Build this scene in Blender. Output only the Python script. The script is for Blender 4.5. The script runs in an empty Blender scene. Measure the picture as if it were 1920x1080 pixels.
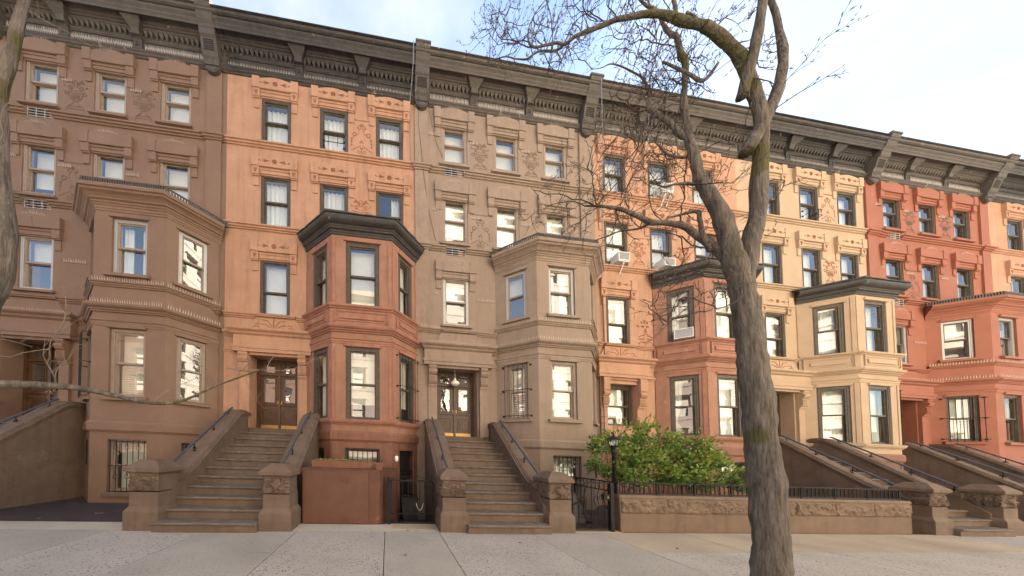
import bpy, math, random
from mathutils import Vector, Matrix, noise

# The street falls gently to the right, and every course of masonry follows it.
FALL = 0.0426
PI = math.pi
scene = bpy.context.scene
COL = scene.collection
FACE = (0.0, 9.0, 1.0, 0.0)              # the main building line: u = x, outward = -y


def frame(p, q):
    L = math.hypot(q[0] - p[0], q[1] - p[1])
    return (p[0], p[1], (q[0] - p[0]) / L, (q[1] - p[1]) / L), L


class MB:
    """collects faces in metres, links them as one mesh object"""

    def __init__(self, f=FACE):
        self.v = []; self.fc = []; self.mi = []; self.sm = []; self.f = f; self.m = 0; self.s = False

    def pt(self, u, d, z):
        x0, y0, ux, uy = self.f
        return (x0 + u * ux + d * uy, y0 + u * uy - d * ux, z)

    def add(self, vs, fs):
        n = len(self.v); self.v += [tuple(v) for v in vs]
        for f in fs:
            self.fc.append([i + n for i in f]); self.mi.append(self.m); self.sm.append(self.s)

    def box(self, u0, u1, d0, d1, z0, z1):
        P = [self.pt(u, d, z) for z in (z0, z1) for d in (d0, d1) for u in (u0, u1)]
        self.add(P, [(0, 1, 3, 2), (4, 6, 7, 5), (0, 4, 5, 1), (2, 3, 7, 6), (0, 2, 6, 4), (1, 5, 7, 3)])

    def xyz(self, x0, x1, y0, y1, z0, z1):
        f = self.f; self.f = (0, 0, 1, 0); self.box(x0, x1, -y1, -y0, z0, z1); self.f = f

    def tbox(self, u0, u1, d0, d1, z0, z1, tu, td):
        """box whose top is inset by tu, td"""
        P = [self.pt(u, d, z0) for d in (d0, d1) for u in (u0, u1)]
        P += [self.pt(u, d, z1) for d in (d0 + td, d1 - td) for u in (u0 + tu, u1 - tu)]
        self.add(P, [(0, 1, 3, 2), (4, 6, 7, 5), (0, 4, 5, 1), (2, 3, 7, 6), (0, 2, 6, 4), (1, 5, 7, 3)])

    def quad(self, a, b, c, d):
        self.add([a, b, c, d], [(0, 1, 2, 3)])

    def uz(self, poly, d0, d1):
        """polygon in (u, z) extruded between depths"""
        n = len(poly)
        self.add([self.pt(u, d1, z) for u, z in poly] + [self.pt(u, d0, z) for u, z in poly],
                 [tuple(range(n)), tuple(range(2 * n - 1, n - 1, -1))] +
                 [(i, i + n, (i + 1) % n + n, (i + 1) % n) for i in range(n)])

    def dz(self, poly, u0, u1):
        """polygon in (d, z) extruded along u"""
        n = len(poly)
        self.add([self.pt(u0, d, z) for d, z in poly] + [self.pt(u1, d, z) for d, z in poly],
                 [tuple(range(n)), tuple(range(2 * n - 1, n - 1, -1))] +
                 [(i, i + n, (i + 1) % n + n, (i + 1) % n) for i in range(n)])

    def sweep(self, path, prof):
        """profile (out, z) carried along a plan path with mitred corners"""
        n = len(path); m = len(prof); nor = []
        for i in range(n - 1):
            dx, dy = path[i + 1][0] - path[i][0], path[i + 1][1] - path[i][1]
            L = math.hypot(dx, dy); nor.append((dy / L, -dx / L))
        vs = []
        for i, (x, y) in enumerate(path):
            a = nor[max(0, i - 1)]; b = nor[min(n - 2, i)]
            mx, my = a[0] + b[0], a[1] + b[1]; k = 2 / (mx * mx + my * my)
            for d, z in prof:
                vs.append((x + mx * k * d, y + my * k * d, z))
        fs = [tuple(range(m)), tuple((n - 1) * m + j for j in range(m - 1, -1, -1))]
        for i in range(n - 1):
            for j in range(m):
                k = (j + 1) % m
                fs.append((i * m + j, (i + 1) * m + j, (i + 1) * m + k, i * m + k))
        self.add(vs, fs)

    def tube(self, pts, r, n=6, caps=True, rough=0.0):
        pts = [Vector(p) for p in pts]
        if not hasattr(r, '__len__'): r = [r] * len(pts)
        vs = []; side = None
        for i, p in enumerate(pts):
            t = (pts[min(i + 1, len(pts) - 1)] - pts[max(i - 1, 0)])
            t = t.normalized() if t.length > 1e-9 else Vector((0, 0, 1))
            if side is None:
                side = t.cross(Vector((0, 0, 1)) if abs(t.z) < .9 else Vector((1, 0, 0))).normalized()
            else:
                side = (side - t * side.dot(t))
                side = side.normalized() if side.length > 1e-6 else t.orthogonal().normalized()
            o = t.cross(side)
            for k in range(n):
                a = 2 * PI * k / n
                e = side * math.cos(a) + o * math.sin(a); rr = r[i]
                if rough:                            # ridges that run along the bark
                    q = p + e * rr; g = noise.noise(Vector((q.x * 26, q.y * 26, q.z * 4.5))); g2 = noise.noise(Vector((q.x * 9, q.y * 9, q.z * 2)))
                    rr *= 1 + rough * (.7 * (1 - 2 * abs(g)) + .9 * g2)
                vs.append(p + e * rr)
        fs = [(i * n + k, i * n + (k + 1) % n, (i + 1) * n + (k + 1) % n, (i + 1) * n + k)
              for i in range(len(pts) - 1) for k in range(n)]
        if caps: fs += [tuple(range(n - 1, -1, -1)), tuple((len(pts) - 1) * n + k for k in range(n))]
        self.add(vs, fs)

    def lathe(self, c, prof, n=16):
        vs = [(c[0] + r * math.cos(2 * PI * k / n), c[1] + r * math.sin(2 * PI * k / n), c[2] + z)
              for r, z in prof for k in range(n)]
        fs = [(i * n + k, i * n + (k + 1) % n, (i + 1) * n + (k + 1) % n, (i + 1) * n + k)
              for i in range(len(prof) - 1) for k in range(n)]
        fs += [tuple(range(n - 1, -1, -1)), tuple((len(prof) - 1) * n + k for k in range(n))]
        self.add(vs, fs)

    def ribbon(self, line, w, d0, d1):
        """flat strip following a (u, z) line, standing d1 proud"""
        n = len(line); L = []; R = []
        for i in range(n):
            a = line[max(0, i - 1)]; b = line[min(n - 1, i + 1)]
            dx, dz = b[0] - a[0], b[1] - a[1]; l = math.hypot(dx, dz) or 1
            nx, nz = -dz / l * w / 2, dx / l * w / 2
            L.append((line[i][0] + nx, line[i][1] + nz)); R.append((line[i][0] - nx, line[i][1] - nz))
        for i in range(n - 1):
            self.uz([L[i], R[i], R[i + 1], L[i + 1]], d0, d1)

    def wall(self, u0, u1, z0, z1, holes, depth=.26):
        us = sorted(set([u0, u1] + [h[0] for h in holes] + [h[1] for h in holes]))
        zs = sorted(set([z0, z1] + [h[2] for h in holes] + [h[3] for h in holes]))
        for i in range(len(us) - 1):
            for j in range(len(zs) - 1):
                a, b, c, d = us[i], us[i + 1], zs[j], zs[j + 1]
                if any(h[0] <= a + 1e-6 and h[1] >= b - 1e-6 and h[2] <= c + 1e-6 and h[3] >= d - 1e-6 for h in holes):
                    continue
                self.quad(self.pt(a, 0, c), self.pt(b, 0, c), self.pt(b, 0, d), self.pt(a, 0, d))
        for a, b, c, d in holes:
            e = -depth; p = self.pt
            self.quad(p(a, 0, c), p(a, 0, d), p(a, e, d), p(a, e, c))
            self.quad(p(b, 0, c), p(b, e, c), p(b, e, d), p(b, 0, d))
            self.quad(p(a, 0, c), p(a, e, c), p(b, e, c), p(b, 0, c))
            self.quad(p(a, 0, d), p(b, 0, d), p(b, e, d), p(a, e, d))

    def relief(self, u0, u1, z0, z1, d, fn, nu, nz):
        """height field panel"""
        vs = []
        for j in range(nz + 1):
            for i in range(nu + 1):
                u = u0 + (u1 - u0) * i / nu; z = z0 + (z1 - z0) * j / nz
                edge = i in (0, nu) or j in (0, nz)
                vs.append(self.pt(u, d + (0 if edge else fn(i / nu, j / nz)), z))
        self.add(vs, [(j * (nu + 1) + i, j * (nu + 1) + i + 1, (j + 1) * (nu + 1) + i + 1, (j + 1) * (nu + 1) + i)
                      for j in range(nz) for i in range(nu)])

    def build(self, name, mats, parent=None, org=None, fall=True, fix=True):
        if org is None: org = ORG[parent_root(parent)] if parent else (0, 0, 0)
        k = FALL if fall else 0
        vs = [(x - org[0], y - org[1], z - org[2] - k * (x - org[0])) for x, y, z in self.v]
        me = bpy.data.meshes.new(name); me.from_pydata(vs, [], self.fc)
        if not isinstance(mats, (list, tuple)): mats = [mats]
        for m in mats: me.materials.append(m)
        me.polygons.foreach_set('material_index', self.mi)
        me.polygons.foreach_set('use_smooth', self.sm)
        me.update()
        if fix:
            import bmesh
            bm = bmesh.new(); bm.from_mesh(me); bmesh.ops.recalc_face_normals(bm, faces=bm.faces); bm.to_mesh(me); bm.free()
        o = bpy.data.objects.new(name, me); COL.objects.link(o)
        if parent: o.parent = parent
        else: o.location = (org[0], org[1], org[2] - k * org[0]); ORG[o.name] = org
        return o


ORG = {}


def parent_root(o):
    while o.parent: o = o.parent
    return o.name


def tag(o, label=None, cat=None, group=None, kind=None):
    if label: o['label'] = label
    if cat: o['category'] = cat
    if group: o['group'] = group
    if kind: o['kind'] = kind
    return o


def thing(name, org, label, cat, group=None, fall=True):
    o = bpy.data.objects.new(name, None); COL.objects.link(o)
    o.empty_display_size = .2
    o.location = (org[0], org[1], org[2] - (FALL * org[0] if fall else 0)); ORG[o.name] = org
    return tag(o, label, cat, group)


def kids(o):
    return [c for c in COL.objects if c.parent == o]


def copy_tree(o, parent=None, dx=0, swap=None):
    kid = CHILD.get(o.name, [])
    c = o.copy(); COL.objects.link(c)
    if parent: c.parent = parent
    else: c.location.x += dx; c.location.z -= FALL * dx
    if swap and c.type == 'MESH':
        for s in c.material_slots:
            m = s.material.name
            if m in swap: s.link = 'OBJECT'; s.material = swap[m]
    for ch in kid: copy_tree(ch, c, 0, swap)
    return c


CHILD = {}


def index_children():
    CHILD.clear()
    for o in COL.objects:
        if o.parent: CHILD.setdefault(o.parent.name, []).append(o)


# ------------------------------------------------------------------ materials
def mat(name, col, rough=.7, metal=0.0, var=.25, scale=3.0, bump=.0, bscale=60.0, spec=.4, col2=None, fleck=None, streak=0.0, squash=None):
    m = bpy.data.materials.new(name); m.use_nodes = True; nt = m.node_tree; N = nt.nodes; L = nt.links
    b = N['Principled BSDF']; b.inputs['Roughness'].default_value = rough; b.inputs['Metallic'].default_value = metal
    b.inputs['Specular IOR Level'].default_value = spec
    tc = N.new('ShaderNodeTexCoord')
    n1 = N.new('ShaderNodeTexNoise'); n1.inputs['Scale'].default_value = scale; n1.inputs['Detail'].default_value = 8
    n1.inputs['Roughness'].default_value = .65; L.new(tc.outputs['Object'], n1.inputs['Vector'])
    if squash:
        mw = N.new('ShaderNodeMapping'); mw.inputs['Scale'].default_value = squash; L.new(tc.outputs['Object'], mw.inputs['Vector']); L.new(mw.outputs[0], n1.inputs['Vector'])
    r = N.new('ShaderNodeValToRGB'); r.color_ramp.elements[0].position = .3; r.color_ramp.elements[1].position = .72
    c2 = col2 or tuple(c * (1 + var) for c in col); c1 = tuple(c * (1 - var) for c in col)
    r.color_ramp.elements[0].color = (*c1, 1); r.color_ramp.elements[1].color = (*c2, 1)
    L.new(n1.outputs['Fac'], r.inputs['Fac']); out = r.outputs['Color']
    if fleck:                                    # (colour, scale, amount): worn paint, lichen, aggregate
        n2 = N.new('ShaderNodeTexNoise'); n2.inputs['Scale'].default_value = fleck[1]; n2.inputs['Detail'].default_value = 6
        L.new(tc.outputs['Object'], n2.inputs['Vector'])
        r2 = N.new('ShaderNodeValToRGB'); r2.color_ramp.elements[0].position = 1 - fleck[2]; r2.color_ramp.elements[1].position = 1 - fleck[2] + .04
        L.new(n2.outputs['Fac'], r2.inputs['Fac'])
        mx = N.new('ShaderNodeMix'); mx.data_type = 'RGBA'; L.new(r2.outputs['Color'], mx.inputs['Factor'])
        L.new(out, mx.inputs['A']); mx.inputs['B'].default_value = (*fleck[0], 1); out = mx.outputs['Result']
    if streak:                                   # rain and soot run-offs, and larger faded areas
        ms = N.new('ShaderNodeMapping'); ms.inputs['Scale'].default_value = (3.2, 3.2, .22); L.new(tc.outputs['Object'], ms.inputs['Vector'])
        n4 = N.new('ShaderNodeTexNoise'); n4.inputs['Scale'].default_value = 2.2; n4.inputs['Detail'].default_value = 7; L.new(ms.outputs[0], n4.inputs['Vector'])
        r4 = N.new('ShaderNodeValToRGB'); r4.color_ramp.elements[0].position = .48; r4.color_ramp.elements[1].position = .72
        r4.color_ramp.elements[1].color = (streak, streak, streak, 1); L.new(n4.outputs['Fac'], r4.inputs['Fac'])
        m4 = N.new('ShaderNodeMix'); m4.data_type = 'RGBA'; L.new(r4.outputs['Color'], m4.inputs['Factor']); L.new(out, m4.inputs['A'])
        m4.inputs['B'].default_value = (*(c * .55 for c in col), 1)
        n5 = N.new('ShaderNodeTexNoise'); n5.inputs['Scale'].default_value = .75; n5.inputs['Detail'].default_value = 10; n5.inputs['Roughness'].default_value = .7; L.new(tc.outputs['Object'], n5.inputs['Vector'])
        r5 = N.new('ShaderNodeValToRGB'); r5.color_ramp.elements[0].position = .52; r5.color_ramp.elements[1].position = .56
        r5.color_ramp.elements[1].color = (streak * .5,) * 3 + (1,); L.new(n5.outputs['Fac'], r5.inputs['Fac'])
        m5 = N.new('ShaderNodeMix'); m5.data_type = 'RGBA'; L.new(r5.outputs['Color'], m5.inputs['Factor']); L.new(m4.outputs['Result'], m5.inputs['A'])
        m5.inputs['B'].default_value = (*(min(.9, c * 1.3 + .02) for c in col), 1); out = m5.outputs['Result']
    L.new(out, b.inputs['Base Color'])
    if bump:
        n3 = N.new('ShaderNodeTexNoise'); n3.inputs['Scale'].default_value = bscale; n3.inputs['Detail'].default_value = 5
        if squash:
            mq = N.new('ShaderNodeMapping'); mq.inputs['Scale'].default_value = squash; L.new(tc.outputs['Object'], mq.inputs['Vector']); L.new(mq.outputs[0], n3.inputs['Vector'])
        else: L.new(tc.outputs['Object'], n3.inputs['Vector'])
        bp = N.new('ShaderNodeBump'); bp.inputs['Strength'].default_value = bump; bp.inputs['Distance'].default_value = .035 if squash else .01
        L.new(n3.outputs['Fac'], bp.inputs['Height']); L.new(bp.outputs['Normal'], b.inputs['Normal'])
    return m


M = {}
M['taupe'] = mat('taupe stucco', (.268, .202, .154), .75, var=.09, scale=1.4, bump=.35, bscale=45, spec=.2, streak=.24)
M['taupe_trim'] = mat('taupe trim paint', (.268, .202, .154), .7, var=.12, scale=5, bump=.25, bscale=60, spec=.2, streak=.34)
M['stoop'] = mat('stoop brown paint', (.150, .107, .079), .72, var=.18, scale=2.2, bump=.4, bscale=40, spec=.2, fleck=((.19, .138, .104), 2.6, .33), streak=.4)
M['tread'] = mat('worn stair stone', (.155, .126, .103), .8, var=.28, scale=4.5, bump=.5, bscale=35, spec=.2, fleck=((.22, .185, .155), 9, .34))
M['orange'] = mat('terracotta paint', (.405, .235, .152), .75, var=.12, scale=1.3, bump=.35, bscale=45, spec=.2, streak=.40)
M['red'] = mat('brick red paint', (.288, .150, .099), .68, var=.13, scale=1.6, bump=.3, bscale=40, spec=.3, fleck=((.40, .24, .17), 1.9, .30), streak=.45)
M['redtrim'] = mat('peeling red trim', (.30, .143, .095), .7, var=.2, scale=4, bump=.5, bscale=30, spec=.3, fleck=((.52, .40, .28), 7, .31))
M['base_red'] = mat('basement red paint', (.128, .058, .038), .62, var=.16, scale=1.6, bump=.3, bscale=30, spec=.3, fleck=((.18, .10, .07), 2.4, .32), streak=.5)
M['base_house'] = mat('lower red paint', (.215, .102, .066), .66, var=.16, scale=1.6, bump=.3, bscale=30, spec=.3, fleck=((.28, .16, .115), 2.4, .32), streak=.5)
M['char'] = mat('charcoal cornice paint', (.046, .041, .037), .6, var=.35, scale=5, bump=.4, bscale=30, fleck=((.22, .19, .15), 6, .31))
M['umber'] = mat('umber cornice paint', (.078, .066, .056), .62, var=.22, scale=4, bump=.3, bscale=30, fleck=((.26, .23, .19), 5, .31))
M['orn_o'] = mat('groove shade brown', (.23, .085, .035), .8, var=.15)  # dark brown paints the shade lying in the carved grooves
M['orn_t'] = mat('groove shade umber', (.13, .085, .058), .8, var=.15)  # the same groove shade, for the taupe house
M['spike'] = mat('pale plastic spikes', (.45, .40, .34), .5, var=.1)
M['spike_w'] = mat('dull plastic spikes', (.43, .36, .29), .5, var=.1)
M['frame_t'] = mat('taupe window paint', (.29, .225, .175), .5, var=.12, scale=6)
M['frame_d'] = mat('dark brown window paint', (.082, .064, .048), .5, var=.3, scale=7, fleck=((.30, .26, .21), 16, .30))
M['frame_s'] = mat('silver window frame', (.42, .41, .39), .4, metal=.3, var=.08)
M['iron'] = mat('black iron', (.018, .017, .017), .6, var=.3, scale=12, spec=.2)
M['rail'] = mat('blue black iron', (.055, .060, .075), .38, var=.2, scale=12, spec=.5)
M['wood'] = mat('varnished oak', (.078, .038, .018), .35, var=.35, scale=6, spec=.5)
M['brass'] = mat('brass', (.48, .29, .11), .4, metal=.7, var=.15)
M['white'] = mat('white plastic', (.74, .73, .70), .45, var=.06)
M['acgrey'] = mat('grey fins', (.42, .42, .42), .5, var=.1, scale=30)
M['curtain'] = mat('white curtain', (.82, .81, .77), .9, var=.06, scale=4)
M['blind'] = mat('cream blind', (.82, .78, .70), .8, var=.05, scale=3)
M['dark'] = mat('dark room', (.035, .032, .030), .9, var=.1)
M['flash'] = mat('zinc flashing', (.40, .47, .52), .35, metal=.6, var=.15)
M['roof'] = mat('roof felt', (.06, .06, .06), .9)
M['cable'] = mat('grey cable', (.20, .22, .26), .5, var=.1)
M['opal'] = mat('opal glass', (.85, .83, .76), .15, var=.03)
M['terra'] = mat('terracotta pot', (.38, .15, .07), .8, var=.2)
M['soil'] = mat('soil', (.06, .042, .03), .95, var=.4, scale=20, bump=.6)
M['lowwall'] = mat('brown rockface', (.150, .102, .067), .75, streak=.4, var=.16, scale=2.5, bump=.5, bscale=35)
M['bark'] = mat('bark', (.130, .110, .090), .9, var=.62, scale=9, bump=1.0, bscale=20, squash=(2.6, 2.6, .45), fleck=((.088, .080, .032), 1.7, .43))
M['twig'] = mat('twig bark', (.055, .043, .035), .85, var=.3, scale=8)
M['bud'] = mat('bud', (.15, .115, .09), .8, var=.2)
M['paleTwig'] = mat('pale bark', (.20, .17, .14), .85, var=.2)
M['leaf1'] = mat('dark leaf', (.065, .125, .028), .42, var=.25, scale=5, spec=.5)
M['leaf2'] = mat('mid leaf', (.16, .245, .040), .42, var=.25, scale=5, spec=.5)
M['leaf3'] = mat('young and sunlit leaf', (.29, .37, .075), .45, var=.2, scale=5, spec=.5)  # young growth, also used to make the shrub look sunlit
for q in ('leaf1', 'leaf2', 'leaf3'):                                # light passes through thin leaves
    nt_ = M[q].node_tree; pb = nt_.nodes['Principled BSDF']; tr = nt_.nodes.new('ShaderNodeBsdfTranslucent'); mxs = nt_.nodes.new('ShaderNodeMixShader'); mxs.inputs[0].default_value = .35
    nt_.links.new(pb.inputs['Base Color'].links[0].from_socket, tr.inputs['Color']); nt_.links.new(pb.outputs[0], mxs.inputs[1]); nt_.links.new(tr.outputs[0], mxs.inputs[2]); nt_.links.new(mxs.outputs[0], nt_.nodes['Material Output'].inputs['Surface'])
M['cream'] = mat('cream masonry', (.70, .62, .50), .8, var=.08, scale=.8)
M['brown_op'] = mat('brown masonry', (.16, .095, .065), .8, var=.1, scale=.8)
M['mid_op'] = mat('pale brown masonry', (.34, .28, .23), .8, var=.08, scale=.8)
M['winop'] = mat('dark panes', (.52, .47, .39), .6, var=.2)
M['asphalt'] = mat('asphalt', (.05, .05, .052), .85, var=.25, scale=20, bump=.5, bscale=120)
M['areaway'] = mat('areaway paint', (.050, .040, .042), .6, var=.3, scale=3, bump=.4, fleck=((.30, .26, .22), 5, .33))
M['earth'] = mat('ground', (.10, .09, .08), .9)
M['tarp'] = mat('grey tarpaulin', (.10, .095, .095), .45, var=.3, scale=6)
M['block'] = mat('concrete block', (.22, .20, .18), .9, var=.15)
M['green_bin'] = mat('dark bin', (.03, .035, .03), .5)


def concrete(name, col, tint, dark):
    m = bpy.data.materials.new(name); m.use_nodes = True; nt = m.node_tree; N = nt.nodes; L = nt.links
    b = N['Principled BSDF']; b.inputs['Roughness'].default_value = .85; b.inputs['Specular IOR Level'].default_value = .25
    tc = N.new('ShaderNodeTexCoord')

    def nz(s, d=6):
        n = N.new('ShaderNodeTexNoise'); n.inputs['Scale'].default_value = s; n.inputs['Detail'].default_value = d
        L.new(tc.outputs['Object'], n.inputs['Vector']); return n.outputs['Fac']

    def ramp(f, p0, p1, c0, c1):
        r = N.new('ShaderNodeValToRGB'); r.color_ramp.elements[0].position = p0; r.color_ramp.elements[1].position = p1
        r.color_ramp.elements[0].color = (*c0, 1); r.color_ramp.elements[1].color = (*c1, 1); L.new(f, r.inputs['Fac']); return r.outputs['Color']

    def mix(f, a, bb):
        x = N.new('ShaderNodeMix'); x.data_type = 'RGBA'; L.new(f, x.inputs['Factor'])
        for k, s in (('A', a), ('B', bb)):
            if isinstance(s, tuple): x.inputs[k].default_value = (*s, 1)
            else: L.new(s, x.inputs[k])
        return x.outputs['Result']
    base = ramp(nz(1.1, 9), .3, .7, col, tint)
    stain = ramp(nz(.55, 4), .55, .68, (0, 0, 0), (.45, .45, .45))
    base = mix(stain, base, tuple(c * .62 for c in col))
    vo = N.new('ShaderNodeTexVoronoi'); vo.inputs['Scale'].default_value = 27; L.new(tc.outputs['Object'], vo.inputs['Vector'])
    dots = ramp(vo.outputs['Distance'], .26, .36, (1, 1, 1), (0, 0, 0))
    rnd = N.new('ShaderNodeSeparateColor'); L.new(vo.outputs['Color'], rnd.inputs['Color'])
    pick = ramp(rnd.outputs['Red'], .45, .5, (0, 0, 0), (1, 1, 1))
    patch = ramp(nz(1.7, 5), .44, .60, (dark * .45,) * 3, (dark,) * 3)
    mul = N.new('ShaderNodeMix'); mul.data_type = 'RGBA'; mul.blend_type = 'MULTIPLY'; mul.inputs['Factor'].default_value = 1
    L.new(dots, mul.inputs['A']); L.new(pick, mul.inputs['B'])
    mul2 = N.new('ShaderNodeMix'); mul2.data_type = 'RGBA'; mul2.blend_type = 'MULTIPLY'; mul2.inputs['Factor'].default_value = 1
    L.new(mul.outputs['Result'], mul2.inputs['A']); L.new(patch, mul2.inputs['B'])
    fin = mix(mul2.outputs['Result'], base, (.07, .075, .09))
    wv = N.new('ShaderNodeTexNoise'); wv.inputs['Scale'].default_value = 3.5; wv.inputs['Detail'].default_value = 6; L.new(tc.outputs['Object'], wv.inputs['Vector'])
    ad = N.new('ShaderNodeMix'); ad.data_type = 'RGBA'; ad.inputs['Factor'].default_value = .12; L.new(tc.outputs['Object'], ad.inputs['A']); L.new(wv.outputs['Color'], ad.inputs['B'])
    ve = N.new('ShaderNodeTexVoronoi'); ve.feature = 'DISTANCE_TO_EDGE'; ve.inputs['Scale'].default_value = .62; L.new(ad.outputs['Result'], ve.inputs['Vector'])
    ck = ramp(ve.outputs['Distance'], .003, .0065, (1, 1, 1), (0, 0, 0))
    cm = N.new('ShaderNodeMix'); cm.data_type = 'RGBA'; cm.blend_type = 'MULTIPLY'; cm.inputs['Factor'].default_value = 1; L.new(ck, cm.inputs['A']); L.new(ramp(nz(.8, 3), .58, .66, (0, 0, 0), (.5, .5, .5)), cm.inputs['B'])
    fin = mix(cm.outputs['Result'], fin, tuple(c * .35 for c in col))
    fine = ramp(nz(180, 2), .35, .7, (.72, .72, .72), (1.12, 1.12, 1.12))
    m3 = N.new('ShaderNodeMix'); m3.data_type = 'RGBA'; m3.blend_type = 'MULTIPLY'; m3.inputs['Factor'].default_value = 1
    L.new(fin, m3.inputs['A']); L.new(fine, m3.inputs['B'])
    L.new(m3.outputs['Result'], b.inputs['Base Color'])
    bp = N.new('ShaderNodeBump'); bp.inputs['Strength'].default_value = .25; bp.inputs['Distance'].default_value = .006
    L.new(nz(70, 4), bp.inputs['Height']); L.new(bp.outputs['Normal'], b.inputs['Normal'])
    return m


M['slab_a'] = concrete('grey sidewalk', (.385, .35, .30), (.455, .415, .36), .42)
M['slab_b'] = concrete('speckled sidewalk', (.42, .38, .33), (.49, .445, .39), .95)
M['slab_c'] = concrete('tan sidewalk', (.40, .325, .235), (.50, .415, .31), .12)
M['slab_d'] = concrete('pale mortar', (.47, .42, .34), (.58, .52, .43), .25)


def glass(name, refl, tint=(1, 1, 1), wav=.0009):
    m = bpy.data.materials.new(name); m.use_nodes = True; nt = m.node_tree; N = nt.nodes; L = nt.links
    N.remove(N['Principled BSDF']); out = N['Material Output']
    g = N.new('ShaderNodeBsdfGlossy'); g.inputs['Roughness'].default_value = .0; g.inputs['Color'].default_value = (*tint, 1)
    t = N.new('ShaderNodeBsdfTransparent'); t.inputs['Color'].default_value = (.86, .9, .88, 1)
    mx = N.new('ShaderNodeMixShader'); mx.inputs[0].default_value = refl
    L.new(t.outputs[0], mx.inputs[1]); L.new(g.outputs[0], mx.inputs[2]); L.new(mx.outputs[0], out.inputs['Surface'])
    tc = N.new('ShaderNodeTexCoord'); n = N.new('ShaderNodeTexNoise'); n.inputs['Scale'].default_value = 2.2; n.inputs['Detail'].default_value = 1
    L.new(tc.outputs['Object'], n.inputs['Vector'])
    bp = N.new('ShaderNodeBump'); bp.inputs['Strength'].default_value = 1; bp.inputs['Distance'].default_value = wav
    L.new(n.outputs['Fac'], bp.inputs['Height']); L.new(bp.outputs['Normal'], g.inputs['Normal'])
    return m


M['glass'] = glass('window glass', .22)
M['glass_old'] = glass('wavy old glass', .34, wav=.006)
M['lantern'] = glass('lantern glass', .25)

# hatch of raised lozenges
def tread_plate():
    m = mat('chequer plate red paint', (.135, .062, .041), .5, var=.18, scale=2.5, spec=.4)
    N = m.node_tree.nodes; L = m.node_tree.links; b = N['Principled BSDF']
    tc = N.new('ShaderNodeTexCoord'); mp = N.new('ShaderNodeMapping'); mp.inputs['Rotation'].default_value = (0, PI / 4, 0)
    L.new(tc.outputs['Object'], mp.inputs['Vector'])
    c = N.new('ShaderNodeTexChecker'); c.inputs['Scale'].default_value = 34; L.new(mp.outputs[0], c.inputs['Vector'])
    bp = N.new('ShaderNodeBump'); bp.inputs['Strength'].default_value = .8; bp.inputs['Distance'].default_value = .006
    L.new(c.outputs['Fac'], bp.inputs['Height']); L.new(bp.outputs['Normal'], b.inputs['Normal'])
    return m


M['plate'] = tread_plate()
# ------------------------------------------------------------------ houses
rng = random.Random(7)


def spikes(mb, u0, u1, d, z, h=.11, step=.045, w=.014):
    n = max(1, int((u1 - u0) / step))
    for i in range(n):
        u = u0 + (i + .5) * (u1 - u0) / n + rng.uniform(-.006, .006); hh = h * rng.uniform(.8, 1.1); lean = rng.uniform(-.012, .012)
        P = mb.pt
        mb.add([P(u - w, d, z), P(u + w, d, z), P(u + lean, d + .02, z + hh), P(u, d - .012, z)],
               [(0, 1, 2), (1, 3, 2), (3, 0, 2), (0, 3, 1)])


def urn(cx, z0, s=1.0):
    """urn of flowers, its shaded cuts drawn dark: list of strokes (line, width); (cx, z0) bottom centre, about .62 x 1.1"""
    S = []
    q = lambda *p: [(cx + x * s, z0 + z * s) for x, z in p]
    S.append((q((-.23, 0), (.23, 0), (.23, .16), (-.23, .16), (-.23, 0)), .012))
    for sg in (-1, 1):
        S.append((q((sg * .22, .18), (sg * .17, .24), (sg * .09, .31), (sg * .05, .37)), .02))
        S.append((q((sg * .06, .41), (sg * .14, .47), (sg * .18, .56), (sg * .19, .64)), .02))
        S.append((q((sg * .20, .60), (sg * .27, .58), (sg * .29, .64), (sg * .25, .68), (sg * .22, .66)), .018))
        S.append((q((sg * .02, .82), (sg * .08, .90), (sg * .16, .96), (sg * .24, .93)), .026))
        S.append((q((sg * .03, .86), (sg * .10, .98), (sg * .18, 1.05)), .026))
        S.append((q((sg * .12, .98), (sg * .22, .99)), .024))
        S.append((q((sg * .24, .80), (sg * .31, .86), (sg * .30, .80)), .02))
        ring = [(sg * .14 + .055 * math.cos(a * PI / 4), .80 + .055 * math.sin(a * PI / 4)) for a in range(9)]
        S.append((q(*ring), .018)); S.append((q((sg * .14 - .015, .80), (sg * .14 + .015, .80)), .03))
        for k in range(4): S.append((q((sg * (.03 + k * .04), .26 + .0 * k), (sg * (.045 + k * .04), .22 + .03 * (k % 2))), .026))
    ring = [(.05 * math.cos(a * PI / 4), .97 + .05 * math.sin(a * PI / 4)) for a in range(9)]
    S.append((q(*ring), .018))
    S.append((q((-.05, .40), (.05, .40)), .026)); S.append((q((-.22, .66), (0, .63), (.22, .66)), .022))
    for k in range(7): S.append((q((-.12 + k * .04, .60), (-.085 + k * .0285, .45)), .013))
    for k in range(7): S.append((q((-.19 + k * .063, .715 - .012 * math.cos((k - 3) / 2)), (-.165 + k * .063, .715)), .028))
    return S


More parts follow.
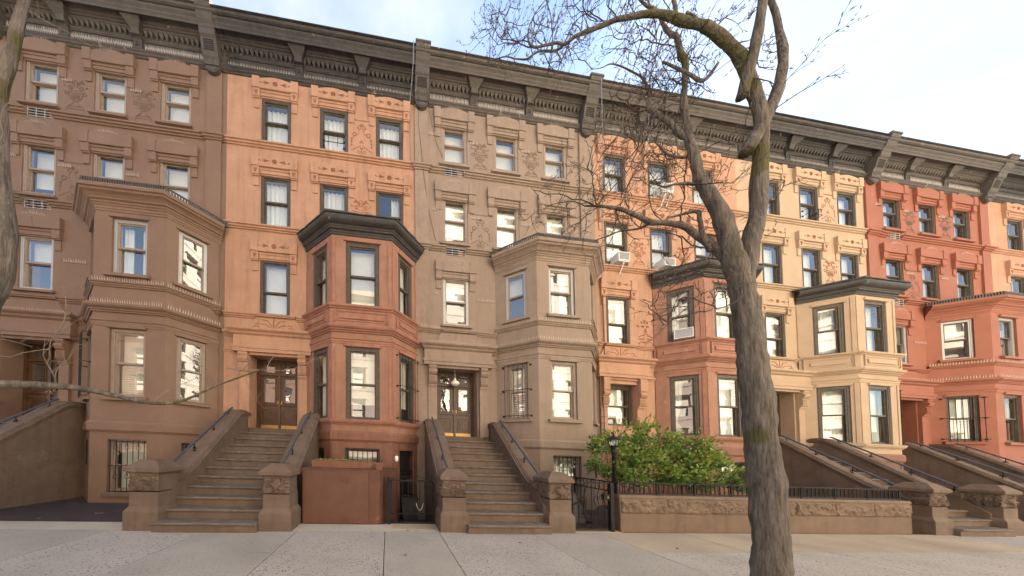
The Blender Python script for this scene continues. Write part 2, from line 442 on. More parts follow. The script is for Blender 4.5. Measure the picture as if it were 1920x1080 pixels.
def arch(cx, z0, s=1.0):
    S = []
    q = lambda *p: [(cx + x * s, z0 + z * s) for x, z in p]
    for k in range(13): S.append((q((-.33 + k * .055, 1.13), (-.305 + k * .055, 1.10), (-.285 + k * .055, 1.135)), .02))
    for sg in (-1, 1):
        S.append((q((sg * .02, .98), (sg * .10, .93), (sg * .13, .86), (sg * .07, .82), (sg * .10, .88)), .018))
        S.append((q((sg * .03, .97), (sg * .02, .88), (sg * .09, .74)), .018))
        ring = [(sg * .21 + .06 * math.cos(a * PI / 4), .66 + .06 * math.sin(a * PI / 4)) for a in range(9)]
        S.append((q(*ring), .022))
        for k in range(6):
            a = .25 + k * .22; S.append((q((sg * .30 * math.sin(a), .40 + .30 * math.cos(a)), (sg * .30 * math.sin(a + .12), .40 + .30 * math.cos(a + .12))), .026))
        for k in range(5): S.append((q((sg * (.28 + .025 * (k % 2)), .5 - k * .055), (sg * (.33 - .03 * (k % 2)), .52 - k * .055)), .034))
        for k in range(6): S.append((q((sg * (.03 + k * .05), .30 - k * .03), (sg * (.06 + k * .05), .285 - k * .03)), .03))
        S.append((q((sg * .02, .10), (sg * .12, .16), (sg * .11, .07), (sg * .05, .06), (sg * .07, .0)), .02))
        S.append((q((0, .2), (sg * .05, .24)), .03))
    S.append((q((0, .04), (0, .22)), .022)); S.append((q((-.02, .46), (.02, .46)), .05)); S.append((q((-.06, .41), (-.02, .41)), .045)); S.append((q((.02, .41), (.06, .41)), .045))
    S.append((q((0, .93), (0, 1.02)), .03))
    return S


def frieze_mark(cx, z0):
    S = [([(cx + .07 * math.cos(a * PI / 4), z0 + .07 * math.sin(a * PI / 4)) for a in range(9)], .02)]
    for k in range(8):
        a = k * PI / 4; S.append(([(cx + .015 * math.cos(a), z0 + .015 * math.sin(a)), (cx + .055 * math.cos(a), z0 + .055 * math.sin(a))], .018))
    for sg in (-1, 1):
        S.append(([(cx + sg * .38, z0), (cx + sg * .17, z0)], .016))
        S.append(([(cx + sg * .34, z0 + .05), (cx + sg * .20, z0), (cx + sg * .34, z0 - .05)], .022))
        S.append(([(cx + sg * .42, z0 - .03), (cx + sg * .47, z0 + .02), (cx + sg * .51, z0 - .02)], .018))
    return S


def spray(cx, z0):
    S = [([(cx, z0), (cx, z0 + .3)], .022)]
    for sg in (-1, 1):
        S.append(([(cx + sg * .05, z0 + .02), (cx + sg * .18, z0 + .22), (cx + sg * .36, z0 + .24)], .024))
        S.append(([(cx + sg * .12, z0), (cx + sg * .26, z0 + .1), (cx + sg * .4, z0 + .1)], .02))
        S.append(([(cx + sg * .5 + .07 * sg * math.cos(a), z0 + .06 + .06 * math.sin(a)) for a in (2.6, 1.6, .6, -.4, -1.4, -2.4)], .02))
        S.append(([(cx + sg * .58, z0 + .02), (cx + sg * .66, z0 - .02)], .02))
    return S


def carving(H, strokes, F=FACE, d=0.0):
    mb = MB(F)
    for line, w in strokes: mb.ribbon(line, w, d - .01, d + .006)  # raised strips; their dark colour stands in for shadow in the cuts
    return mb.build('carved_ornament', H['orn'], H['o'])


def window(H, F, a, b, c, d, cw=.08, cb=.11, rec=.05, mid=.5, cover='none', frm=None, sash=None, gl='glass', tilt=None):
    mb = MB(F); e = -rec
    mb.box(a, a + cw, e - .16, e, c, d); mb.box(b - cw, b, e - .16, e, c, d)
    mb.box(a + cw, b - cw, e - .16, e, d - cw, d); mb.box(a + cw, b - cw, e - .16, e, c, c + cb * .55)
    mb.box(a + cw * .35, a + cw * .6, e, e + .012, c + .02, d - .02); mb.box(b - cw * .6, b - cw * .35, e, e + .012, c + .02, d - .02)
    A, B, C0, D = a + cw, b - cw, c + cb * .55, d - cw
    s = .042; zm = C0 + (D - C0) * mid; mb.m = 1
    u0, u1 = e - .075, e - .035                                      # upper sash
    mb.box(A, A + s, u0, u1, zm, D); mb.box(B - s, B, u0, u1, zm, D); mb.box(A + s, B - s, u0, u1, D - s, D)
    mb.box(A + s, B - s, u0, u1 + .012, zm - .005, zm + .045)
    l0, l1 = e - .125, e - .082                                      # lower sash
    mb.box(A, A + s, l0, l1, C0, zm + .03); mb.box(B - s, B, l0, l1, C0, zm + .03); mb.box(A + s, B - s, l0, l1, C0, C0 + s * 1.5)
    mb.box(A + s, B - s, l0, l1, zm - .01, zm + .03)
    w = mb.build('window', [frm or H['frm'], sash or H['sash']], H['o'])
    g = MB(F); t = [rng.uniform(-.004, .004) for _ in range(4)]; p = g.pt; x, y = e - .055, e - .10
    g.quad(p(A + s - .01, x + t[0], zm), p(B - s + .01, x + t[1], zm), p(B - s + .01, x + t[1], D - s + .01), p(A + s - .01, x + t[0], D - s + .01))
    g.quad(p(A + s - .01, y + t[2], C0 + s), p(B - s + .01, y + t[3], C0 + s), p(B - s + .01, y + t[3], zm + .01), p(A + s - .01, y + t[2], zm + .01))
    g.build('pane', M[gl], w, fix=False)
    k = MB(F); q = e - .24

    def cloth(x0, x1, z0, z1, amp, nw):
        n = 28; vs = []
        ph = rng.uniform(0, 6)
        for i in range(n + 1):
            u = x0 + (x1 - x0) * i / n; dd = amp * (math.sin(ph + i / n * nw * 2 * PI) + .35 * math.sin(ph * 2 + i / n * nw * 4.7 * PI))
            vs += [k.pt(u, q + dd, z0), k.pt(u, q + dd * .8, z1)]
        k.s = True; k.add(vs, [(2 * i, 2 * i + 2, 2 * i + 3, 2 * i + 1) for i in range(n)]); k.s = False
    nm = 'curtain'; mt = M['curtain']
    if cover == 'sheer': cloth(A, B, C0, D, .022, 5)
    elif cover == 'part': cloth(A, A + (B - A) * .34, C0, D, .03, 3); cloth(B - (B - A) * .36, B, C0, D, .03, 3)
    elif cover == 'left': cloth(A, A + (B - A) * .5, C0, D, .03, 3)
    elif cover == 'rightside': cloth(B - (B - A) * .42, B, C0, D, .03, 3)
    elif cover == 'half': nm = 'blind'; mt = M['blind']; k.box(A, B, q - .01, q, C0 + (D - C0) * .62, D)
    elif cover == 'full': nm = 'blind'; mt = M['blind']; k.box(A, B, q - .01, q, C0, D)
    elif cover == 'low':
        nm = 'blind'; mt = M['blind']; k.box(A, B, q - .01, q, C0 + (D - C0) * .22, D)
    elif cover.startswith('slats'):
        nm = 'shutter'; mt = M['blind']; n = 14; m_ = (A + B) / 2
        for x0, x1 in ((A, m_ - .02), (m_ + .02, B)):
            k.box(x0, x0 + .03, q - .03, q, C0, zm); k.box(x1 - .03, x1, q - .03, q, C0, zm)
            for i in range(n):
                z = C0 + (i + .5) * (zm - C0) / n; k.dz([(q - .03, z + .02), (q, z - .025), (q + .006, z - .02), (q - .024, z + .026)], x0 + .03, x1 - .03)
        k.box(m_ - .02, m_ + .02, q - .035, q + .01, C0, zm); k.box(A, B, q - .05, q - .04, zm if cover == 'slats' else C0, D)
    elif cover == 'tied':
        vs = []; n = 26; rows = ((D, .0, .55), (zm + .1, .02, .42), (C0 + .62, .1, .24), (C0 + .5, .12, .22), (C0 + .3, .1, .4), (C0, .08, .58))
        for z, x0, x1 in rows:
            for i in range(n + 1):
                f = i / n; vs.append(k.pt(A + (B - A) * (x0 + (x1 - x0) * f), q + .03 * math.sin(f * 20) * (x1 - x0) * 2, z))
        k.s = True
        k.add(vs, [(r * (n + 1) + i, r * (n + 1) + i + 1, (r + 1) * (n + 1) + i + 1, (r + 1) * (n + 1) + i) for r in range(len(rows) - 1) for i in range(n)])
    if k.fc: k.build(nm, mt, w, fix=False)
    return w


def sill(H, F, a, b, z, out=.09, h=.085):
    mb = MB(F); mb.dz([(-.04, z - h), (out, z - h), (out, z - .015), (-.04, z + .03)], a, b)
    return mb.build('window_sill', H['trim'], H['o'])


def hood(H, cx, zb, ornate=False):
    mb = MB(); w = .735; h = .325
    mb.box(cx - w, cx + w, -.02, .10, zb, zb + h)
    mb.box(cx - w - .003, cx - w + .23, -.02, .115, zb - .004, zb + h + .05); mb.box(cx + w - .23, cx + w + .003, -.02, .115, zb - .004, zb + h + .05)
    for k in range(6):                                               # low arched back of the slab
        f0, f1 = k / 6, (k + 1) / 6; u0, u1 = cx - w + .23 + f0 * (2 * w - .46), cx - w + .23 + f1 * (2 * w - .46)
        z0, z1 = zb + h + .09 * math.sin(f0 * PI), zb + h + .09 * math.sin(f1 * PI)
        mb.uz([(u0, zb + h - .01), (u1, zb + h - .01), (u1, max(z1, zb + h)), (u0, max(z0, zb + h))], -.02, .095)
    for sg in (-1, 1):
        e0, e1 = cx + sg * (w - .015), cx + sg * (w - .235); e0, e1 = min(e0, e1), max(e0, e1)
        mb.box(e0, e1, -.02, .09, zb - .275, zb - .004)
        mb.tbox(e0 + .012, e1 - .012, -.02, .065, zb - .31, zb - .275, -.008, -.004)
        mb.box(e0 + .022, e1 - .022, -.02, .03, zb - .62, zb - .31)
    u0, u1 = cx - w + .24, cx + w - .24
    mb.box(u0, u1, -.02, .05, zb - .075, zb - .003); mb.box(u0, u1, -.02, .03, zb - .12, zb - .075)
    mb.uz([(u0 - .0, zb - .20), (u1 + .0, zb - .20), (u1 - .03, zb - .12), (u0 + .03, zb - .12)], -.02, .045)
    mb.box(u0 + .02, u1 - .02, -.02, .02, zb - .24, zb - .20)
    o = mb.build('window_hood', H['trim'], H['o'])
    sp = MB()
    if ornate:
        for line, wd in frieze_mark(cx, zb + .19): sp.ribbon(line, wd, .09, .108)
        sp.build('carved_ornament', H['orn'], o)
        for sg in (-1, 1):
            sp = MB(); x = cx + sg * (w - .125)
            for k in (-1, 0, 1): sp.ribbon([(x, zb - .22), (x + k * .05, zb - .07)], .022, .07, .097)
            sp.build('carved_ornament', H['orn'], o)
    else:
        for k in range(14):
            f = (k + .5) / 14
            spikes(sp, cx - .34 + f * .68 - .02, cx - .34 + f * .68 + .02, .075, zb + h + .02 + .08 * math.sin(f * PI) - .03, .12, .04, .014)
        sp.build('bird_spikes', M['spike_w'], o)
    return o


def guard(H, F, a, b, zs, bars=6, low=None):
    mb = MB(F); d = .16
    for z in zs:
        mb.tube([mb.pt(a, -.02, z), mb.pt(a, d, z), mb.pt(b, d, z), mb.pt(b, -.02, z)], .011, 5)
    for i in range(bars):
        u = a + (b - a) * (i + .6) / (bars + .2)
        mb.tube([mb.pt(u, d, (low or zs[0]) - .12), mb.pt(u, d, zs[-1] + .04)], .009, 5)
    for z in zs:
        for u in (a, b): mb.box(u - .03, u + .03, -.005, .015, z - .03, z + .03)
    return mb.build('window_guard', M['iron'], H['o'])


def cornice(H, xa, xb, brackets, mats, big=()):
    mb = MB(); F9 = [(xa, 9.0), (xb, 9.0)]
    mb.sweep(F9, [(-.05, 14.15), (.03, 14.15), (.05, 14.18), (.09, 14.20), (.10, 14.23), (.14, 14.26), (.14, 14.30), (.06, 14.345), (.06, 14.66), (.09, 14.68), (.09, 14.73),
                  (.095, 14.74), (.095, 14.853), (.205, 14.855), (.205, 14.875), (.19, 14.88), (.215, 14.905), (.215, 14.915), (.25, 14.92), (.265, 14.95), (.265, 14.99), (.30, 15.02), (.46, 15.02), (.46, 14.94), (.48, 14.94),
                  (.49, 15.0), (.52, 15.03), (.53, 15.08), (.58, 15.12), (.59, 15.17), (.55, 15.18), (.55, 15.205), (.60, 15.205), (.645, 15.225), (.665, 15.265), (.645, 15.31), (.61, 15.325), (.61, 15.345), (.68, 15.35), (.68, 15.37), (.3, 15.42), (-.05, 15.42)])
    c = mb.build('cornice', mats, H['o'])
    mb = MB(); n = int((xb - xa) / .15)
    for i in range(n):
        u = xa + (i + .5) * (xb - xa) / n
        P = mb.pt
        mb.add([P(u - .068, .11, 14.852), P(u + .068, .11, 14.852), P(u + .068, .20, 14.852), P(u - .068, .20, 14.852), P(u, .112, 14.72)],
               [(0, 1, 2, 3), (0, 4, 1), (1, 4, 2), (2, 4, 3), (3, 4, 0)])
    mb.build('dentil_band', mats, c)
    mb = MB(); mb.dz([(.62, 15.371), (.66, 15.371), (.66, 15.40), (.40, 15.50), (.36, 15.46)], xa, xb); mb.build('flashing', M['flash'], c)
    ends = [xa + .5 if xa in H.get('pil', ()) else xa] + brackets + [xb]
    for bx in brackets:
        mb = MB()
        mb.dz([(.02, 14.33), (.12, 14.345), (.14, 14.62), (.21, 14.66), (.22, 14.7), (.26, 14.80), (.27, 14.96), (.02, 14.96)], bx - .118, bx + .118)
        mb.box(bx - .135, bx + .135, .02, .245, 14.64, 14.672)
        for k in range(5):
            w = .15 + k * .03; mb.dz([(.03, 14.80 + k * .034), (.26 + k * .035, 14.80 + k * .034), (.29 + k * .035, 14.833 + k * .034), (.03, 14.833 + k * .034)], bx - w, bx + w)
        for k in range(3): mb.ribbon([(bx - .07, 14.40 + k * .06), (bx, 14.45 + k * .06), (bx + .07, 14.40 + k * .06)], .022, .10, .145)
        mb.build('bracket', mats, c)
    edges = [xa] + brackets + [xb]
    for i in range(len(edges) - 1):
        a, b = edges[i] + (.14 if i else .06), edges[i + 1] - (.14 if i < len(edges) - 2 else .06)
        if xa in H.get('pil', ()) and i == 0: a = H['pilx'][0][1] + .03
        if i == len(edges) - 2 and len(H.get('pilx', ())) > 1: b = H['pilx'][1][0] - .02
        if b - a < .3: continue
        mb = MB()
        mb.box(a, b, .05, .085, 14.625, 14.655); mb.box(a, b, .05, .085, 14.39, 14.42); mb.box(a, a + .035, .05, .085, 14.42, 14.625); mb.box(b - .035, b, .05, .085, 14.42, 14.625)
        mb.box(a + .06, b - .06, .05, .07, 14.45, 14.60)
        pn = mb.build('frieze_panel', mats, c)
        if H['style'] == 'taupe':
            sp = MB(); spikes(sp, a + .04, b - .04, .075, 14.40, .17, .05, .015); spikes(sp, a + .04, b - .04, .10, 14.335, .16, .05, .012); sp.build('bird_spikes', M['spike'], pn)
        else:
            sp = MB(); spikes(sp, a, b, .10, 14.335, .11, .05, .012); sp.build('bird_spikes', M['spike'], pn)
    for (a, b) in big:
        mb = MB()
        mb.dz([(-.02, 14.09), (.14, 14.09), (.20, 14.10), (.23, 14.15), (.23, 14.26), (.27, 14.30), (.33, 14.50), (.385, 14.72), (.44, 14.76), (.46, 14.84), (.47, 14.90), (.49, 14.92), (.50, 14.99),
               (.56, 15.05), (.60, 15.12), (.61, 15.20), (.64, 15.26), (.68, 15.28), (.71, 15.33), (.71, 15.47), (-.02, 15.47)], a, b)
        mb.box(a - .02, b + .02, .3, .73, 15.40, 15.465)
        for k in range(6):
            z = 14.42 + k * .046; mb.box(a + .08, b - .08, .31 + k * .011, .338 + k * .0115, z, z + .02)
        for k in range(6):
            u = a + .02 + (b - a - .04) * (k + .5) / 6; mb.add([mb.pt(u - .03, .225, 14.25), mb.pt(u + .03, .225, 14.25), mb.pt(u, .225, 14.16), mb.pt(u, .255, 14.24)], [(0, 1, 3), (1, 2, 3), (2, 0, 3), (0, 2, 1)])
        cc = (a + b) / 2; r = (b - a) / 2 - .02
        mb.uz([(cc + r * math.cos(PI + k * PI / 10), 14.09 + r * .9 * math.sin(PI + k * PI / 10)) for k in range(11)], -.01, .17)
        mb.uz([(cc + r * .7 * math.cos(PI + k * PI / 10), 14.07 + r * .6 * math.sin(PI + k * PI / 10)) for k in range(11)], .16, .185)
        mb.build('end_bracket', M['umber'], c)
    return c


def front_door(H, cx, zs):
    """panelled double door at the back of the vestibule"""
    d = -.44; W = .64; wood = M['wood']
    fr = MB(); fr.box(cx - W - .09, cx - W, d - .08, d + .05, zs, 4.74); fr.box(cx + W, cx + W + .09, d - .08, d + .05, zs, 4.74); fr.box(cx - W, cx + W, d - .08, d + .04, 4.69, 4.74)
    fr.build('door_frame', wood, H['o'])
    for sg in (-1, 1):
        a, b = (cx - W, cx - .012) if sg < 0 else (cx + .012, cx + W)
        g0, g1 = a + .13, b - .15
        if sg > 0: g0, g1 = a + .15, b - .13
        mb = MB(); holes = [(g0, g1, 3.24, 4.08), (g0, g1, 4.27, 4.56)]
        mb.f = (0, 9.0 - d, 1, 0)
        mb.wall(a, b, zs + .01, 4.69, holes, .06)
        for z0, z1, dd in ((4.16, 4.21, .05), (4.21, 4.235, .03), (3.13, 3.17, .05), (2.98, 3.02, .03), (4.62, 4.66, .03)): mb.box(a + .01, b - .01, -.001, dd, z0, z1)
        for h in holes:
            for z in (h[2] - .03, h[3]): mb.box(h[0] - .03, h[1] + .03, -.001, .02, z, z + .03)
            for u in (h[0] - .03, h[1]): mb.box(u, u + .03, -.001, .02, h[2], h[3])
        for z in (2.54, 2.90): mb.box(g0 - .05, g1 + .05, -.001, .025, z, z + .035)
        for u in (g0 - .05, g1 + .02): mb.box(u, u + .03, -.001, .025, 2.575, 2.90)
        mb.tbox(g0 + .01, g1 - .01, -.001, .02, 2.62, 2.86, .03, .0)
        for i in range(5): mb.box(g0 + .03 + i * .05, g0 + .055 + i * .05, .015, .026, 2.66, 2.82)
        if sg > 0: mb.box(a - .045, a + .02, .0, .045, zs + .03, 4.66)
        o = mb.build('front_door', wood, H['o'])
        g = MB(); g.f = (0, 9.0 - d, 1, 0)
        for h in holes: g.quad(g.pt(h[0], -.03, h[2]), g.pt(h[1], -.03, h[2]), g.pt(h[1], -.03, h[3]), g.pt(h[0], -.03, h[3]))
        g.build('door_pane', M['glass_old'], o, fix=False)
        k = MB(); k.f = (0, 9.0 - d, 1, 0); k.box(a + .03, b - .03, 0, .012, zs + .03, zs + .15); k.build('kick_plate', M['brass'], o)
        k = MB(); k.f = (0, 9.0 - d, 1, 0); x = b - .05 if sg < 0 else a + .05
        k.box(x - .016, x + .016, 0, .008, 3.12, 3.30); k.lathe(k.pt(x, .05, 3.2), [(.0, -.03), (.022, -.022), (.03, 0), (.022, .022), (0, .03)], 10)
        k.lathe(k.pt(x, .02, 3.31), [(.0, -.015), (.015, 0), (0, .015)], 8)
        k.build('handle', M['brass'], o)


def door_surround(H, cx, kind='door'):
    t = H['trim']; zb = 2.3 if kind == 'door' else 2.66
    x = [cx - 1.04, cx - .735, cx + .80, cx + 1.07] if kind == 'door' else [cx - .86, cx - .60, cx + .61, cx + .91]
    cb = 4.0 if kind == 'door' else 3.62
    for a, b in ((x[0], x[1]), (x[2], x[3])):
        mb = MB(); mb.box(a, b, -.02, .09, zb, 4.72)
        mb.dz([(0, cb), (.10, cb), (.13, cb + .03), (.13, cb + .08), (.16, cb + .10), (.20, cb + .16), (.20, cb + .36), (.16, cb + .40), (.21, cb + .42), (.26, cb + .5), (.26, cb + .56), (.20, cb + .60), (.24, cb + .66), (.24, 4.72), (0, 4.72)], a + .01, b - .01)
        for k in range(5): mb.box(a + .04 + k * (b - a - .1) / 4.6, a + .06 + k * (b - a - .1) / 4.6, .19, .212, cb + .17, cb + .35)
        mb.box(a - .012, b + .012, -.02, .115, cb - .006, cb + .03)
        if kind == 'door': mb.box(a - .02, b + .025, -.02, .12, zb, 2.58); mb.box(a - .012, b + .015, -.02, .105, 2.58, 2.63)
        mb.build('door_pilaster' if kind == 'door' else 'window_pilaster', t, H['o'])
    mb = MB(); a, b = x[0], x[3]
    pth = lambda e: [(a - e, 9.0), (a - e, 8.93), (b + e, 8.93), (b + e, 9.0)]
    mb.sweep(pth(0), [(-.05, 4.74), (.16, 4.74), (.16, 4.84), (.18, 4.85), (.18, 4.93), (.14, 4.95), (.14, 5.27), (.17, 5.29), (.20, 5.31), (.22, 5.36), (.27, 5.39), (.30, 5.42), (.30, 5.47), (-.05, 5.52)])
    mb.uz([(x[1] - .03, 4.66), (x[2] + .03, 4.66), (x[2] - .06, 4.745), (x[1] + .06, 4.745)], -.02, .15)
    mb.build('entablature', t, H['o'])
    mb = MB(); w0, w1 = (cx - .85, cx + .97) if kind == 'door' else (cx - .86, cx + .88)
    u0, u1 = (cx - .52, cx + .66) if kind == 'door' else (cx - .60, cx + .60)
    mb.uz([(w0, 5.50), (w1, 5.50), (u1 + .02, 5.95), (u0 - .02, 5.95)], -.02, .07)
    mb.box(u0 - .03, u1 + .03, -.02, .13, 5.96, 6.0); mb.box(u0 - .05, u1 + .05, -.02, .16, 6.0, 6.04)
    h = mb.build('hood', t, H['o'])
    if H['style'] == 'taupe':
        sp = MB(); spikes(sp, a - .02, b + .05, .22, 5.50, .1); sp.build('bird_spikes', M['spike_w'], h)
    else:
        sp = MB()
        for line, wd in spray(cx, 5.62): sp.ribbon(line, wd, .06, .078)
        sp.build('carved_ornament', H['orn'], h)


def house(name, label, xa, xb, cols, P, style, door=True, covers=None, guards=(), pilx=(), brackets=(), vents=False, ent_gate=False, ornaments=()):
    o = thing(name, ((xa + xb) / 2, 9.0, 0), label, 'house', 'rowhouses of one terrace')
    T = style == 'taupe'
    H = dict(o=o, style='taupe' if T else 'red', trim=M['taupe_trim'] if T else M['orange'], frm=M['frame_t'] if T else M['frame_d'], sash=M['frame_t'] if T else M['frame_d'],
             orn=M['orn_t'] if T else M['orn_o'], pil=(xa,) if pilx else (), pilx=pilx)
    wm = M['taupe'] if T else M['orange']; bm_ = M['taupe'] if T else M['red']; bt = M['taupe_trim'] if T else M['redtrim']
    cv = lambda k, d='none': (covers or {}).get(k, d)
    # openings of the flat front
    z4, z3, z2 = ((12.2, 13.6), (9.25, 10.93), (6.27, 7.98)) if T else ((12.0, 13.5), (9.08, 10.86), (6.08, 7.95))
    hw = .47 if T else .48
    if door: d1 = (cols[0] - .745, cols[0] + .735, 2.3, 4.70); dc = cols[0] - .01
    else: d1 = (cols[0] - .60, cols[0] + .60, 2.97, 4.52); dc = cols[0]
    bx0, bx1 = P[0][0], P[3][0]
    mb = MB()
    holes = []
    for c in cols: holes += [(c - hw, c + hw, *z4), (c - hw, c + hw, *z3)]
    if vents: holes += [(cols[0] - .36, cols[0] + .36, 11.72, 12.02), (cols[0] - .36, cols[0] + .36, 8.79, 9.09)]
    L = [h for h in holes if h[1] < bx0 + .01]; R = [h for h in holes if h[0] > bx0 - .01]; X = [h for h in holes if h not in L and h not in R]
    split = bx0 if not X else None
    low = [(cols[0] - hw, cols[0] + hw, *z2), d1]
    mb.wall(xa, xb, 8.7, 15.2, holes, .3)
    mb.f = FACE
    lowh = low; mb.m = 0
    mb.wall(xa, bx0, 2.0, 8.7, lowh[:1] if door else lowh, .3) if not door else None
    if door:
        mb.wall(xa, bx0, 2.0, 8.7, lowh[:1] + [d1], .5)
    mb.m = 1; mb.wall(xa, bx0, -1.2, 2.0, [], .3); mb.m = 0
    if xb - bx1 > .01: mb.wall(bx1, xb, -.6, 8.7, [], .3)
    f = mb.f; mb.quad((xa + .002, 9, -.6), (xa + .002, 19, -.6), (xa + .002, 19, 15.2), (xa + .002, 9, 15.2))
    mb.quad((xb - .002, 9, -.6), (xb - .002, 19, -.6), (xb - .002, 19, 15.2), (xb - .002, 9, 15.2)); mb.quad((xa, 19, -.6), (xb, 19, -.6), (xb, 19, 15.2), (xa, 19, 15.2))
    mb.build('wall', [wm, M['taupe'] if T else M['base_house']], o, fix=False)
    mb = MB(); mb.quad((xa, 8.9, 15.3), (xb, 8.9, 15.3), (xb, 19, 15.3), (xa, 19, 15.3)); mb.build('roof', M['roof'], o)
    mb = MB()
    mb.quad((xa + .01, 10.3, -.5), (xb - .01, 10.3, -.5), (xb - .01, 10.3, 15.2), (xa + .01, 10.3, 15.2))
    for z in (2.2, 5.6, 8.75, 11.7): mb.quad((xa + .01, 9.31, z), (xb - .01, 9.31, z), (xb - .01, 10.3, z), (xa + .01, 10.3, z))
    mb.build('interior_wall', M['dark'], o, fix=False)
    # belts
    mb = MB()
    belt = lambda z, s=1: [(-.03, z), (.035 * s, z), (.045 * s, z + .03), (.045 * s, z + .04), (.085 * s, z + .045), (.095 * s, z + .085), (.095 * s, z + .095), (.135 * s, z + .10), (.14 * s, z + .145), (-.03, z + .165)]
    spans = [(xa, xb)]
    if vents: spans = [(xa, cols[0] - .36), (cols[0] + .36, xb)]
    def course(path, prof, m=None, name='belt_course'):
        q = MB(); q.sweep(path, prof); return q.build(name, m or H['trim'], o)
    for a, b in spans:
        course([(a, 9), (b, 9)], belt(11.74)); course([(a, 9), (b, 9)], belt(8.89))
    course([(xa, 9), (bx0, 9)], belt(5.915, .8))
    course([(xa, 9), (bx0, 9)], [(-.03, 5.27), (.03, 5.27), (.05, 5.31), (.09, 5.35), (.12, 5.37), (.13, 5.40), (.13, 5.45), (-.03, 5.48)])
    b_ = course([(xa, 9), (bx0, 9)], [(-.03, 4.75), (.02, 4.75), (.03, 4.80), (.05, 4.82), (.05, 4.86), (-.03, 4.88)])
    if T:
        for u0, u1, z in ((xa + .5, cols[0] - .6, 6.06), (cols[0] + 1.2, bx0, 5.46), (1.0, 1.75, 13.12), (1.0, 1.45, 12.12), (1.6, 1.85, 10.36), (1.0, 1.5, 9.12), (1.6, 1.8, 7.32), (3.2, 3.85, 7.2), (3.02, 3.3, 13.0), (4.95, 5.3, 13.0), (2.98, 3.36, 10.22), (4.9, 5.3, 10.2), (1.05, 1.4, 6.1)):
            sp = MB(); spikes(sp, u0, u1, .03 if z > 6.1 else .09, z, .12); sp.build('bird_spikes', M['spike_w'], o)
    for a, b in pilx:
        mb = MB(); w = .06
        mb.box(a, b, -.02, .06, 5.0, 14.16); mb.box(a, b, -.02, .055, -1.2, 4.75)
        for z in (11.72, 8.87, 5.90): mb.sweep([(a - .0, 9.0), (a - .0, 8.94), (b + .0, 8.94), (b + .0, 9.0)], belt(z, .9))
        mb.box(a, b, -.02, .08, 4.75, 5.0)
        mb.build('pilaster', H['trim'], o)
    # windows
    for i, c in enumerate(cols):
        for fl, zz in ((4, z4), (3, z3)):
            kw = dict(cw=.095, cb=.16, rec=.03) if T else dict(cw=.10, cb=.06, rec=.015)
            window(H, FACE, c - hw, c + hw, zz[0], zz[1], cover=cv((fl, i)), **kw)
            hood(H, c - .01, {4: 13.73, 3: 11.04}[fl], not T)
            if T: sill(H, FACE, c - .57, c + .53, {4: 12.13, 3: 9.23}[fl])
    kw = dict(cw=.095, cb=.12, rec=.03) if T else dict(cw=.10, cb=.06, rec=.015, mid=.42)
    window(H, FACE, cols[0] - hw, cols[0] + hw, *z2, cover=cv((2, 0)), frm=M['frame_s'] if T else None, **kw)
    hood(H, cols[0] - .01, 8.15, not T)
    if T: sill(H, FACE, cols[0] - .56, cols[0] + .56, 6.26)
    if vents:
        for z in (11.72, 8.79):
            mb = MB(); a, b = cols[0] - .36, cols[0] + .36
            mb.box(a, b, -.12, -.09, z, z + .3)
            for k in range(5): mb.box(a, b, -.09, -.075, z + .02 + k * .055, z + .045 + k * .055)
            mb.m = 1
            for k in range(4): mb.box(a, b, .0, .012, z + .015 + k * .082, z + .03 + k * .082)
            for k in range(4): mb.box(a + k * (b - a - .012) / 3, a + .012 + k * (b - a - .012) / 3, .0, .014, z, z + .29)
            mb.m = 2; mb.box(b - .2, b - .05, -.09, -.07, z + .03, z + .26)
            mb.build('vent_grille', [M['dark'], M['acgrey'], M['terra']], o)
    # bay
    FL, LL = frame(P[0], P[1]); FF, LF = frame(P[1], P[2]); FR, LR = frame(P[2], P[3])
    if T:
        fw2, fw1, fb = (.43, 1.35, 6.46, 8.09), (.43, 1.36, 2.95, 4.90), (.45, 1.45, .27, 1.76)
        lw2, lw1 = (.35, 1.04, 6.44, 8.08), (.36, 1.05, 2.96, 4.87)
        rw2, rw1 = (LR - 1.04, LR - .35, 6.44, 8.08), (LR - 1.05, LR - .36, 2.96, 4.87)
    else:
        fw2, fw1, fb = (.42, 1.45, 6.12, 8.16), (.42, 1.45, 2.64, 4.87), (.40, 1.45, 1.0, 1.76)
        lw2, lw1 = (.40, 1.12, 6.12, 8.10), (.41, 1.17, 2.66, 4.85)
        rw2, rw1 = (.31, .98, 6.12, 8.10), (.34, 1.08, 2.66, 4.87)
    lb = (.45, 1.0, 1.0, 1.74); rb = (.33, 1.03, -.5, 1.73) if ent_gate else (.38, .95, 1.0, 1.73)
    mb = MB()
    for F, Lx, hs in ((FL, LL, [lw2, lw1, lb]), (FF, LF, [fw2, fw1, fb]), (FR, LR, [rw2, rw1, rb])):
        mb.f = F
        mb.m = 0; mb.wall(0, Lx, 2.0, 8.6, hs[:2], .2)
        mb.m = 1; mb.wall(0, Lx, -1.2, 2.0, hs[2:], .2)
    mb.m = 0; mb.add([(x, y, 8.62) for x, y in P], [(0, 1, 2, 3)])
    bay = mb.build('bay', [bm_, M['taupe'] if T else M['base_house']], o, fix=False)
    # flat strips that edge each face, and the moulded window heads
    if not T:
        for F, Lx in ((FL, LL), (FF, LF), (FR, LR)):
            for u0, u1 in ((.02, .11), (Lx - .11, Lx - .02)):
                for z0, z1, m in ((2.65, 4.93, bt), (6.13, 8.25, bt), (-.5, 1.97, M['base_house'])):
                    mb = MB(F); mb.box(u0, u1, -.01, .018, z0, z1); mb.build('corner_strip', m, o)
